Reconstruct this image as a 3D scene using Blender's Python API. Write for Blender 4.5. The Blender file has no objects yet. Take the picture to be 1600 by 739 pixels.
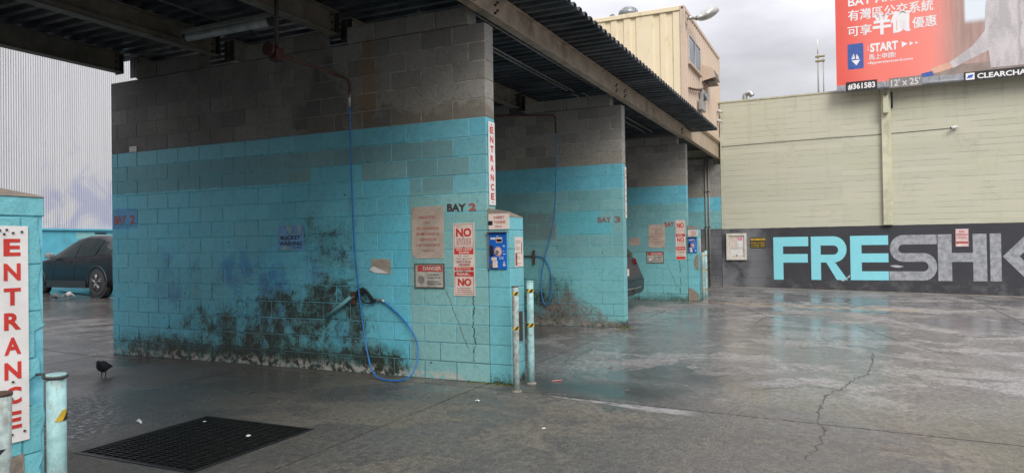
import bpy, math, random
from mathutils import Vector, Matrix, noise as mnoise
random.seed(7)
sc = bpy.context.scene
COL = sc.collection
R = math.radians

# ------------------------------------------------------------------ camera, world, sun, exposure
cam_d = bpy.data.cameras.new('camera'); cam = bpy.data.objects.new('camera', cam_d); COL.objects.link(cam)
sc.camera = cam
cam_d.sensor_fit = 'HORIZONTAL'; cam_d.sensor_width = 36.0; cam_d.lens = 36.0 * 1105.9 / 1600.0
cam_d.clip_start = 0.05; cam_d.clip_end = 2000
F = Vector((0.90548, 0.42425, 0.010891)); RT = Vector((0.424377, -0.90535, -0.015635)); UP = Vector((-0.003227, -0.018779, 0.999818))
CAMP = Vector((0, 0, 1.475))
cam.matrix_world = Matrix(((RT.x, UP.x, -F.x, CAMP.x), (RT.y, UP.y, -F.y, CAMP.y), (RT.z, UP.z, -F.z, CAMP.z), (0, 0, 0, 1)))

SUN_EL, SUN_AZ = R(40), R(216)        # azimuth measured from +X towards +Y, where the light comes from
world = bpy.data.worlds.new('World'); sc.world = world; world.use_nodes = True
wn, wl = world.node_tree.nodes, world.node_tree.links
bg = wn['Background']; bg.inputs['Strength'].default_value = 0.115
sky = wn.new('ShaderNodeTexSky'); sky.sky_type = 'NISHITA'; sky.sun_disc = False
sky.sun_elevation = SUN_EL; sky.sun_rotation = R(90) - SUN_AZ
sky.air_density = 1.5; sky.dust_density = 4.0
tc = wn.new('ShaderNodeTexCoord'); sp = wn.new('ShaderNodeSeparateXYZ'); wl.new(tc.outputs['Generated'], sp.inputs[0])
rmp = wn.new('ShaderNodeMapRange'); rmp.inputs['From Min'].default_value = 0.0; rmp.inputs['From Max'].default_value = 1.0
rmp.inputs['To Min'].default_value = 2.85; rmp.inputs['To Max'].default_value = 11.8; wl.new(sp.outputs['Z'], rmp.inputs['Value'])
mp = wn.new('ShaderNodeMapping'); mp.inputs['Scale'].default_value = (1.2, 1.2, 4.0); wl.new(tc.outputs['Generated'], mp.inputs[0])
cn = wn.new('ShaderNodeTexNoise'); cn.inputs['Scale'].default_value = 2.3; cn.inputs['Detail'].default_value = 5; cn.inputs['Roughness'].default_value = .5
wl.new(mp.outputs[0], cn.inputs['Vector'])
cr = wn.new('ShaderNodeMapRange'); cr.inputs['From Min'].default_value = .3; cr.inputs['From Max'].default_value = .7
cr.inputs['To Min'].default_value = .66; cr.inputs['To Max'].default_value = 1.28; wl.new(cn.outputs['Fac'], cr.inputs['Value'])
mm = wn.new('ShaderNodeMath'); mm.operation = 'MULTIPLY'; wl.new(rmp.outputs[0], mm.inputs[0]); wl.new(cr.outputs[0], mm.inputs[1])
vm = wn.new('ShaderNodeVectorMath'); vm.operation = 'SCALE'; vm.inputs[0].default_value = (.97, .965, 1.03); wl.new(mm.outputs[0], vm.inputs['Scale'])
mx = wn.new('ShaderNodeMix'); mx.data_type = 'RGBA'; mx.inputs['Factor'].default_value = 0.95
wl.new(sky.outputs[0], mx.inputs['A']); wl.new(vm.outputs[0], mx.inputs['B']); wl.new(mx.outputs['Result'], bg.inputs['Color'])

sun_d = bpy.data.lights.new('sun', 'SUN'); sun_d.energy = 1.5; sun_d.angle = R(30); sun_d.color = (1, .97, .92)
sun = bpy.data.objects.new('sun', sun_d); COL.objects.link(sun)
to_sun = Vector((math.cos(SUN_EL) * math.cos(SUN_AZ), math.cos(SUN_EL) * math.sin(SUN_AZ), math.sin(SUN_EL)))
sun.rotation_euler = to_sun.to_track_quat('Z', 'Y').to_euler(); sun.location = (0, 0, 30)
sc.view_settings.view_transform = 'Standard'; sc.view_settings.look = 'None'; sc.view_settings.gamma = 1
sc.view_settings.exposure = 0.62
sc.view_settings.use_curve_mapping = False

# ------------------------------------------------------------------ layout constants (metres)
C8 = 0.2032; B16 = 0.4064
X1, X2, X3, X4, X5 = 1.60, 6.733, 11.889, 17.370, 22.731
Y0, Y9 = 3.439, 9.466
YP = 3.18
def gz(x, y):
    return 0.024 * (max(min(y, Y0), -14) - Y0) + 0.0065 * max(0.0, min(x, 24) - 12) + 0.028 * max(0.0, min(y, 22.0) - 9.5)

# ------------------------------------------------------------------ mesh helpers
WL = {}
class MB:
    def __init__(s): s.v = []; s.f = []; s.sm = []
    def add(s, vs, fs, smooth=False):
        n = len(s.v); s.v += [tuple(p) for p in vs]
        s.f += [tuple(i + n for i in f) for f in fs]; s.sm += [smooth] * len(fs); return s
    def box(s, x0, x1, y0, y1, z0, z1):
        return s.add([(x0,y0,z0),(x1,y0,z0),(x1,y1,z0),(x0,y1,z0),(x0,y0,z1),(x1,y0,z1),(x1,y1,z1),(x0,y1,z1)],
                     [(0,3,2,1),(4,5,6,7),(0,1,5,4),(1,2,6,5),(2,3,7,6),(3,0,4,7)])
    def bbox(s, x0, x1, y0, y1, z0, z1, b):      # chamfered box
        vs = []; idx = {}
        X, Y, Z = (x0, x1), (y0, y1), (z0, z1)
        for i in (0,1):
            for j in (0,1):
                for k in (0,1):
                    sx, sy, sz = (b if i == 0 else -b), (b if j == 0 else -b), (b if k == 0 else -b)
                    idx[i,j,k,0] = len(vs); vs.append((X[i], Y[j]+sy, Z[k]+sz))
                    idx[i,j,k,1] = len(vs); vs.append((X[i]+sx, Y[j], Z[k]+sz))
                    idx[i,j,k,2] = len(vs); vs.append((X[i]+sx, Y[j]+sy, Z[k]))
        fs = []
        def q(l, flip): fs.append(tuple(l[::-1]) if flip else tuple(l))
        for i in (0,1): q([idx[i,0,0,0], idx[i,1,0,0], idx[i,1,1,0], idx[i,0,1,0]], i == 0)
        for j in (0,1): q([idx[0,j,0,1], idx[1,j,0,1], idx[1,j,1,1], idx[0,j,1,1]], j == 1)
        for k in (0,1): q([idx[0,0,k,2], idx[1,0,k,2], idx[1,1,k,2], idx[0,1,k,2]], k == 0)
        for i in (0,1):
            for j in (0,1): q([idx[i,j,0,0], idx[i,j,0,1], idx[i,j,1,1], idx[i,j,1,0]], (i == j) == True)
        for j in (0,1):
            for k in (0,1): q([idx[0,j,k,1], idx[0,j,k,2], idx[1,j,k,2], idx[1,j,k,1]], (j == k) == True)
        for i in (0,1):
            for k in (0,1): q([idx[i,0,k,2], idx[i,0,k,0], idx[i,1,k,0], idx[i,1,k,2]], (i == k) == True)
        for i in (0,1):
            for j in (0,1):
                for k in (0,1): q([idx[i,j,k,0], idx[i,j,k,1], idx[i,j,k,2]], (i + j + k) % 2 == 0)
        return s.add(vs, fs)
    def tube(s, path, r, n=10, cap=True, smooth=True):
        P = [Vector(p) for p in path]; rr = r if isinstance(r, (list, tuple)) else [r] * len(P)
        vs = []; up = None
        for i, p in enumerate(P):
            t = (P[min(i+1, len(P)-1)] - P[max(i-1, 0)]).normalized()
            if up is None: up = Vector((0,0,1)) if abs(t.z) < .9 else Vector((1,0,0))
            a = t.cross(up).normalized(); b = a.cross(t).normalized(); up = b
            for k in range(n):
                w = 2 * math.pi * k / n; vs.append(p + (a * math.cos(w) + b * math.sin(w)) * rr[i])
        fs = [(i*n+k, i*n+(k+1) % n, (i+1)*n+(k+1) % n, (i+1)*n+k) for i in range(len(P)-1) for k in range(n)]
        s.add(vs, fs, smooth)
        if cap:
            m = len(s.v) - len(vs)
            s.f += [tuple(m + k for k in reversed(range(n))), tuple(m + (len(P)-1)*n + k for k in range(n))]; s.sm += [False, False]
        return s
    def prism(s, poly, fn, d0, d1):              # poly of (u,v); fn(u,v,d)->xyz
        n = len(poly)
        vs = [fn(u, v, d0) for u, v in poly] + [fn(u, v, d1) for u, v in poly]
        fs = [tuple(range(n)), tuple(reversed(range(n, 2*n)))] + [(i, n+i, n+(i+1) % n, (i+1) % n) for i in range(n)]
        return s.add(vs, fs)
    def loft(s, rings, smooth=True, cap=True, closed=True):
        n = len(rings[0]); vs = [p for r in rings for p in r]
        fs = []
        for i in range(len(rings)-1):
            for k in range(n if closed else n-1):
                fs.append((i*n+k, i*n+(k+1) % n, (i+1)*n+(k+1) % n, (i+1)*n+k))
        s.add(vs, fs, smooth)
        if cap:
            m = len(s.v) - len(vs)
            s.f += [tuple(m + k for k in reversed(range(n))), tuple(m + (len(rings)-1)*n + k for k in range(n))]; s.sm += [False, False]
        return s
    def mesh(s, name, off=(0,0,0), mat=None):
        me = bpy.data.meshes.new(name); o = Vector(off)
        me.from_pydata([tuple(Vector(p) - o) for p in s.v], [], s.f)
        me.polygons.foreach_set('use_smooth', s.sm)
        if mat: me.materials.append(mat)
        me.update(); return me
def link(name, data, parent=None, loc=None):
    o = bpy.data.objects.new(name, data); COL.objects.link(o)
    if parent:
        o.parent = parent
        if loc is not None: o.location = Vector(loc) - WL[parent.name]
        WL[o.name] = Vector(loc) if loc is not None else WL[parent.name].copy()
    else:
        o.location = loc or (0,0,0); WL[o.name] = Vector(loc or (0,0,0))
    return o
def obj(name, mb, mat, parent=None, fixn=False):
    if parent: off = WL[parent.name]
    else:
        xs = [p[0] for p in mb.v]; ys = [p[1] for p in mb.v]; zs = [p[2] for p in mb.v]
        off = Vector(((min(xs)+max(xs))/2, (min(ys)+max(ys))/2, min(zs)))
    me = mb.mesh(name, off, mat)
    if fixn: fix(me)
    if parent: return link(name, me, parent)
    return link(name, me, None, off)
def fix(me):
    import bmesh
    b = bmesh.new(); b.from_mesh(me); bmesh.ops.recalc_face_normals(b, faces=b.faces); b.to_mesh(me); b.free()
def tag(o, label=None, cat=None, group=None, kind=None):
    if label: o['label'] = label
    if cat: o['category'] = cat
    if group: o['group'] = group
    if kind: o['kind'] = kind
    return o
def thing(name, loc, label, cat, group=None):
    o = link(name, None, None, loc); o.empty_display_size = .2
    return tag(o, label, cat, group)

# ------------------------------------------------------------------ node helpers
class NT:
    def __init__(s, name):
        s.m = bpy.data.materials.new(name); s.m.use_nodes = True
        s.n = s.m.node_tree.nodes; s.l = s.m.node_tree.links; s.b = s.n['Principled BSDF']
        g = s.n.new('ShaderNodeNewGeometry'); s.pos = g.outputs['Position']
        q = s.n.new('ShaderNodeSeparateXYZ'); s.l.new(s.pos, q.inputs[0]); s.x, s.y, s.z = q.outputs
    def _in(s, sock, v):
        if isinstance(v, bpy.types.NodeSocket): s.l.new(v, sock)
        elif v is not None:
            try: sock.default_value = v
            except Exception: sock.default_value = (*v, 1) if len(v) == 3 else v
    def m_(s, op, a, b=None, c=None, clamp=False):
        n = s.n.new('ShaderNodeMath'); n.operation = op; n.use_clamp = clamp
        for i, v in enumerate((a, b, c)): s._in(n.inputs[i], v)
        return n.outputs[0]
    def add(s, a, b): return s.m_('ADD', a, b)
    def sub(s, a, b): return s.m_('SUBTRACT', a, b)
    def mul(s, a, b): return s.m_('MULTIPLY', a, b)
    def mn(s, a, b): return s.m_('MINIMUM', a, b)
    def mxx(s, a, b): return s.m_('MAXIMUM', a, b)
    def ss(s, v, a, b, lo=0., hi=1.):
        n = s.n.new('ShaderNodeMapRange'); n.interpolation_type = 'SMOOTHSTEP'
        s._in(n.inputs['Value'], v); n.inputs['From Min'].default_value = a; n.inputs['From Max'].default_value = b
        n.inputs['To Min'].default_value = lo; n.inputs['To Max'].default_value = hi; return n.outputs[0]
    def noise(s, scale, detail=3, rough=.55, vec=None, dist=0., stretch=None, color=False):
        v = vec if vec is not None else s.pos
        if stretch:
            mp = s.n.new('ShaderNodeMapping'); mp.inputs['Scale'].default_value = stretch; s.l.new(v, mp.inputs[0]); v = mp.outputs[0]
        n = s.n.new('ShaderNodeTexNoise'); s.l.new(v, n.inputs['Vector']); n.inputs['Scale'].default_value = scale
        n.inputs['Detail'].default_value = detail; n.inputs['Roughness'].default_value = rough; n.inputs['Distortion'].default_value = dist
        return n.outputs['Color' if color else 'Fac']
    def vor(s, scale, feat='F1', vec=None, out='Distance'):
        n = s.n.new('ShaderNodeTexVoronoi'); n.feature = feat; s.l.new(vec if vec is not None else s.pos, n.inputs['Vector']); n.inputs['Scale'].default_value = scale
        return n.outputs[out]
    def wn(s, a, b):
        c = s.n.new('ShaderNodeCombineXYZ'); s._in(c.inputs[0], a); s._in(c.inputs[1], b)
        n = s.n.new('ShaderNodeTexWhiteNoise'); n.noise_dimensions = '2D'; s.l.new(c.outputs[0], n.inputs['Vector']); return n.outputs['Value']
    def mix(s, f, a, b, mode='MIX'):
        n = s.n.new('ShaderNodeMix'); n.data_type = 'RGBA'; n.blend_type = mode
        s._in(n.inputs['Factor'], f); s._in(n.inputs['A'], a); s._in(n.inputs['B'], b); return n.outputs['Result']
    def rect(s, a, a0, a1, z, z0, z1, e=.01):
        return s.mn(s.mn(s.ss(a, a0 - e, a0 + e), s.ss(a, a1 - e, a1 + e, 1, 0)), s.mn(s.ss(z, z0 - e, z0 + e), s.ss(z, z1 - e, z1 + e, 1, 0)))
    def bump(s, h, strength=.3, dist=.01):
        n = s.n.new('ShaderNodeBump'); n.inputs['Strength'].default_value = strength; n.inputs['Distance'].default_value = dist
        s._in(n.inputs['Height'], h); s.l.new(n.outputs[0], s.b.inputs['Normal'])
    def out(s, col=None, rough=None, metal=None, spec=None):
        s._in(s.b.inputs['Base Color'], col); s._in(s.b.inputs['Roughness'], rough)
        if metal is not None: s._in(s.b.inputs['Metallic'], metal)
        if spec is not None: s._in(s.b.inputs['Specular IOR Level'], spec)
        return s.m
_MC = {}
def flat(name, col, rough=.6, metal=0, var=.12, sc_=9., dirt=0., dirtcol=(.05,.045,.04), spec=.5, bmp=0.):
    if name in _MC: return _MC[name]
    n = NT(name); a = n.noise(sc_, 4, .6)
    k = n.ss(a, .3, .7, 1 - var, 1 + var)
    c = n.n.new('ShaderNodeVectorMath'); c.operation = 'SCALE'; c.inputs[0].default_value = col; n.l.new(k, c.inputs['Scale'])
    cc = c.outputs[0]
    if dirt: cc = n.mix(n.mul(n.ss(n.noise(sc_*.6, 6, .7, stretch=(1,1,.5)), .5, .72), dirt), cc, dirtcol)
    if bmp: n.bump(n.noise(sc_*12, 4, .6), bmp, .004)
    _MC[name] = n.out(cc, n.ss(a, .3, .7, max(.02, rough - .06), min(1, rough + .06)), metal, spec); return _MC[name]

# ------------------------------------------------------------------ wall material
def wall_mat(name, which):
    n = NT(name); y, z = n.y, n.z
    row = n.m_('FLOOR', n.m_('DIVIDE', z, C8))
    odd = n.m_('MODULO', row, 2.0)
    yo = n.m_('DIVIDE', n.add(n.sub(y, Y0), n.mul(odd, C8)), B16)
    colm = n.m_('FLOOR', yo)
    cell = n.wn(row, colm); cell2 = n.wn(n.add(row, 37.3), colm)
    fine = n.noise(60, 4, .7); mid = n.noise(7, 4, .6); big = n.noise(1.3, 4, .6)
    # bare block
    raw = n.mix(cell, (.205,.20,.185), (.325,.315,.29))
    tan = n.mul(n.ss(z, 3.5, 3.0), n.ss(cell2, .3, .9))
    raw = n.mix(n.mul(tan, .45), raw, (.38,.345,.265))
    raw = n.mix(n.ss(fine, .42, .66, 0, .5), raw, (.14,.135,.125)); raw = n.mix(n.ss(n.noise(24, 5, .75), .50, .68, 0, .55), raw, (.11,.105,.095))
    raw = n.mix(n.ss(mid, .55, .8, 0, .3), raw, (.10,.095,.09))
    # grime plus painted shade, both growing deeper into the bay
    grime_shade = n.mul(n.ss(n.add(y, n.mul(n.sub(big, .5), 5.0)), 4.8, 8.0, .0, .50), n.ss(n.noise(2.2, 5, .7), .30, .62, .45, 1.0))
    raw = n.mix(grime_shade, raw, (.06,.06,.062))
    # weather-bleached end at the opening
    edge = n.add(n.mul(n.sub(n.noise(2.2, 5, .65, dist=.6), .5), .9), 0)
    if which == 2:
        st = n.ss(n.add(n.add(n.m_('ABSOLUTE', n.sub(y, 5.62)), n.mul(n.m_('ABSOLUTE', n.sub(z, 3.05)), .62)), n.mul(n.mul(n.sub(n.noise(3.2, 6, .75, dist=.8), .5), .9), 1.2)), .56, .36, 0, .62)
        raw = n.mix(st, raw, (.065,.06,.06))
        s2 = n.ss(n.add(n.add(n.m_('ABSOLUTE', n.sub(y, 4.98)), n.mul(n.m_('ABSOLUTE', n.sub(z, 3.3)), .35)), n.mul(edge, .5)), .26, .12, 0, .7)
        raw = n.mix(s2, raw, (.22,.15,.08))
        s3 = n.mul(n.ss(n.add(z, n.mul(edge, .9)), 3.05, 2.95), n.ss(y, 5.4, 5.0)); raw = n.mix(n.mul(s3, .55), raw, (.12,.10,.075))
    # paint
    fresh = n.mix(cell, (.11,.50,.64), (.145,.56,.70))
    old = n.mix(cell, (.155,.30,.32), (.20,.365,.37))
    green = n.mix(cell, (.215,.44,.43), (.26,.49,.475))
    band = n.mix(n.ss(n.add(n.mul(cell2, .35), mid), .45, .95), (.12,.43,.55), (.16,.50,.61))
    j = n.mul(n.sub(n.noise(9, 4, .6), .5), .07)
    jz, jy = n.add(z, j), n.add(y, j)
    if which == 2:
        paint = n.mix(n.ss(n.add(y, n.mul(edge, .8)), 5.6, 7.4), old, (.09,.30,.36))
        top = n.mul(n.ss(jz, 2.62, 2.66), .9)
        top = n.mxx(top, n.mul(n.mul(n.ss(y, 4.6, 4.0), n.ss(n.add(cell, mid), .9, 1.2)), .6))
        paint = n.mix(top, paint, band)
        fr = n.mxx(n.rect(jy, 5.84, 12, jz, -1, 2.27), n.mxx(n.rect(jy, 5.08, 5.84, jz, -1, 2.44), n.rect(jy, 4.42, 5.08, jz, -1, 2.24)))
        paint = n.mix(fr, paint, fresh)
        low = n.mul(n.rect(jy, -9, 4.42, z, -1, 2.05, .05), .85)
        paint = n.mix(low, paint, green)
        # roller panels and sprayed royal-blue graffiti patches
        sp1 = n.ss(n.noise(1.9, 6, .7, dist=.7), .46, .62)
        sp_ = n.mul(n.mul(sp1, n.rect(jy, 5.3, 8.6, jz, .45, 1.42, .22)), .85)
        paint = n.mix(sp_, paint, (.05,.24,.56))
        paint = n.mix(n.mul(n.rect(jy, 8.93, 9.6, jz, 1.78, 2.06, .02), .85), paint, (.06,.26,.56))
    elif which in (3, 4, 5):
        paint = n.mix(.5, green, band)
        paint = n.mix(n.ss(jz, 2.36, 2.46), paint, band)
        paint = n.mix(n.mul(n.rect(n.add(y, 0), 3.2, 12, jz, 1.2, 2.4, .03), .75), paint, n.mix(cell, (.16,.33,.33), (.21,.40,.39)))
        if which == 3:
            fr = n.mxx(n.rect(y, 3.85, 4.75, jz, 1.83, 2.03), n.rect(y, 3.45+.2, 4.65, jz, 1.63, 1.83))
            paint = n.mix(n.mul(fr, .85), paint, (.11,.45,.52))
            paint = n.mix(n.mul(n.rect(y, 4.7, 9, jz, 1.55, 2.05, .03), .7), paint, (.19,.20,.18))
        paint = n.mix(n.mul(n.rect(y, 3.2, 9, z, -1, 1.2, .05), .6), paint, (.17,.46,.46))
        if which == 5: paint = n.mix(n.ss(z, 1.86, 1.84), paint, (.075,.078,.085))
    else:                                        # payment pillars
        paint = n.mix(cell, (.15,.47,.52), (.17,.51,.57))
    paint = n.mix(n.ss(big, .42, .62, 0, .25), paint, (.17,.37,.37))
    paint = n.mix(n.ss(n.noise(15, 6, .75), .46, .66, 0, .30), paint, (.07,.24,.27))
    paint = n.mix(n.ss(n.noise(11, 6, .75, stretch=(1,1,.22)), .52, .70, 0, .30), paint, (.22,.50,.52))
    spek = n.mul(n.ss(n.noise(46, 3, .6), .655, .70), n.ss(n.noise(2.4, 4, .65), .44, .60)); paint = n.mix(n.mul(spek, .8), paint, (.025,.05,.045))
    # speckled mould and algae
    edge2 = n.mul(n.sub(n.noise(4.5, 5, .7, dist=.3), .5), 1.0); blot = n.ss(n.noise(2.6, 5, .65, stretch=(1,1,.7)), .40, .60)
    if which == 2:
        yspan = n.mul(n.ss(n.add(y, edge2), 4.15, 4.9), n.ss(n.add(y, edge2), 9.8, 8.0, .40, 1))
        basez = n.ss(n.add(z, n.mul(edge2, .28)), .50, .10)
        dens = n.mul(n.mul(basez, yspan), n.ss(blot, 0, 1, .85, 1.25))
        slope = n.sub(z, n.sub(1.42, n.mul(n.sub(y, 5.0), .20)))
        mid_r = n.mul(n.mul(n.ss(n.add(slope, n.mul(edge2, .8)), .08, -.45), n.mul(n.ss(n.add(y, edge2), 4.75, 5.4), n.ss(n.add(y, edge2), 9.0, 7.6))), n.ss(blot, .1, 1, .38, .85))
        dens = n.mxx(dens, mid_r)
        dens = n.mxx(dens, n.mxx(n.mul(n.rect(n.add(y, edge2), 5.25, 5.9, n.add(z, edge2), 1.2, 1.8, .25), .45), n.mul(n.rect(n.add(y, edge2), 5.9, 8.6, n.add(z, edge2), .5, 1.35, .3), .22)))
    elif which == 3:
        dens = n.mul(n.ss(n.add(z, n.mul(edge, .7)), 1.25, .05), n.ss(y, 3.7, 4.9))
        dens = n.mxx(dens, n.ss(n.add(z, n.mul(edge, .3)), .16, .02, 0, .8))
    elif which == 0: dens = n.ss(n.add(z, n.mul(edge, .25)), .22, -.1, 0, .75)
    else: dens = n.ss(n.add(z, n.mul(edge, .3)), .3, .0, 0, .7)
    fz = n.m_('FRACT', n.m_('DIVIDE', z, C8)); joint = n.ss(n.m_('ABSOLUTE', n.sub(fz, .5)), .34, .5, 0, .075)
    fy = n.m_('FRACT', yo); joint = n.mxx(joint, n.ss(n.m_('ABSOLUTE', n.sub(fy, .5)), .42, .5, 0, .06))
    drip = n.mul(n.sub(n.noise(9, 6, .75, stretch=(1, 1, .16)), .5), .20)
    spk = n.add(n.add(n.add(n.mul(n.noise(30, 6, .8), .55), n.mul(n.noise(7, 4, .65), .45)), joint), drip)
    thr = n.sub(.628, n.mul(dens, .205))
    soft_st = n.mul(n.ss(n.add(dens, n.mul(n.sub(n.noise(3.4, 6, .72, dist=.4, stretch=(1, 1, .6)), .5), 1.1)), .05, .95), n.ss(dens, .0, .2))
    core_m = n.mul(n.ss(n.sub(spk, thr), -.02, .08), n.ss(dens, .04, .35))
    fs = n.add(n.mul(n.noise(62, 4, .75), .75), n.mul(n.noise(9, 4, .7), .25)); fines = n.mul(n.ss(n.sub(fs, n.sub(.585, n.mul(dens, .10))), 0, .035), n.ss(dens, .03, .3))
    paint = n.mix(n.mul(soft_st, .74), paint, n.mix(n.ss(n.noise(2.2, 4, .6), .4, .6), (.045,.10,.085), (.055,.065,.040)))
    mould = n.mxx(core_m, n.mul(fines, .85))
    green_film = n.mul(n.ss(n.add(dens, n.mul(n.sub(mid, .5), .9)), .08, .95), .66)
    paint = n.mix(n.mul(green_film, .8), paint, (.075,.15,.115))
    paint = n.mix(n.mul(mould, .92), paint, n.mix(n.ss(n.noise(5, 4, .6), .42, .6), (.020,.026,.015), (.024,.019,.013)))
    if which in (2, 3):
        brn = n.mul(n.ss(n.noise(3.3, 6, .7, vec=None, dist=.3), .54, .68), n.ss(dens, .35, .7)); paint = n.mix(n.mul(brn, .5), paint, (.09,.06,.04))
        eff = n.mul(n.ss(n.noise(11, 5, .7), .44, .56), n.mul(n.ss(n.add(z, n.mul(edge2, .22)), .15, .03), n.ss(y, 3.45, 3.9)))
        paint = n.mix(n.mul(eff, .85), paint, (.46,.45,.40))
        if which == 3:
            bare = n.mul(n.ss(n.add(n.add(z, n.mul(edge, .7)), n.mul(n.m_('ABSOLUTE', n.sub(y, 4.5)), .55)), .68, .5), .85)
            paint = n.mix(n.mul(bare, n.ss(n.noise(22, 4, .7), .35, .55)), paint, (.17,.14,.12))
    # cracks down the near end of the wall
    if which in (2, 4):
        cy = n.add(3.628, n.mul(n.sub(n.noise(3.5, 5, .75, stretch=(.001, .001, 1.0)), .5), .22))
        ck = n.mul(n.ss(n.m_('ABSOLUTE', n.sub(y, cy)), .011, .003), n.rect(y, 3, 4, z, .2, 1.62, .15))
        paint = n.mix(n.mul(ck, n.ss(n.noise(8, 3, .6), .38, .5)), paint, (.02,.02,.02))
        cy2 = n.add(n.add(3.55, n.mul(z, .42)), n.mul(n.sub(n.noise(4.5, 4, .7, stretch=(.001, .001, 1.0)), .5), .1))
        ck = n.mul(n.ss(n.m_('ABSOLUTE', n.sub(y, cy2)), .008, .003), n.rect(y, 3.6, 4.2, z, .35, .98, .04))
        paint = n.mix(n.mul(ck, .8), paint, (.08,.10,.09))
    paint = n.mix(n.ss(n.noise(3.0, 6, .75, stretch=(1, .5, 1.6)), .52, .68, 0, .30), paint, n.mix(cell2, (.24,.56,.64), (.10,.36,.44)))
    # bolt-sized pits
    pit = n.ss(n.vor(3.1), .05, .035); paint = n.mix(n.mul(pit, .8), paint, (.03,.05,.05))
    zz = n.add(z, n.mul(n.sub(n.noise(5, 3, .6), .5), .03))
    israw = n.ss(zz, 14*C8 - .006, 14*C8 + .006)
    if which == 0: israw = n.ss(n.noise(13, 5, .75), .665, .69, 0, .8)
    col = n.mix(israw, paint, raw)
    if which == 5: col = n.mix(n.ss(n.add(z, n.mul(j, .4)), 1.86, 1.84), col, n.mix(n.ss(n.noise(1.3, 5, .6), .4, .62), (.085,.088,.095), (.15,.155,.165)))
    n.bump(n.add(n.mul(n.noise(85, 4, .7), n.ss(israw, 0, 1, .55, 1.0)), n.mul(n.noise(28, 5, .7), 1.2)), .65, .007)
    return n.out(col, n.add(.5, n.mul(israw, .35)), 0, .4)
def mortar_mat():
    n = NT('mortar'); j = n.noise(9, 4, .6)
    paint = n.mix(n.ss(j, .38, .60), (.09,.34,.42), (.17,.50,.60))
    low = n.ss(n.add(n.z, n.mul(n.sub(n.noise(3, 4, .6), .5), .6)), .8, .0)
    paint = n.mix(n.mul(low, .8), paint, (.04,.045,.035))
    raw = n.mix(n.ss(n.y, 4.4, 7.5), (.40,.39,.35), (.17,.165,.155))
    raw = n.mix(n.ss(j, .42, .6, 0, .7), raw, (.16,.15,.14))
    dk = n.mul(n.ss(n.x, 22.6, 22.7), n.ss(n.z, 1.86, 1.84))
    return n.out(n.mix(dk, n.mix(n.ss(n.z, 14*C8-.01, 14*C8+.01), paint, raw), (.05,.05,.055)), .8)

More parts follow.
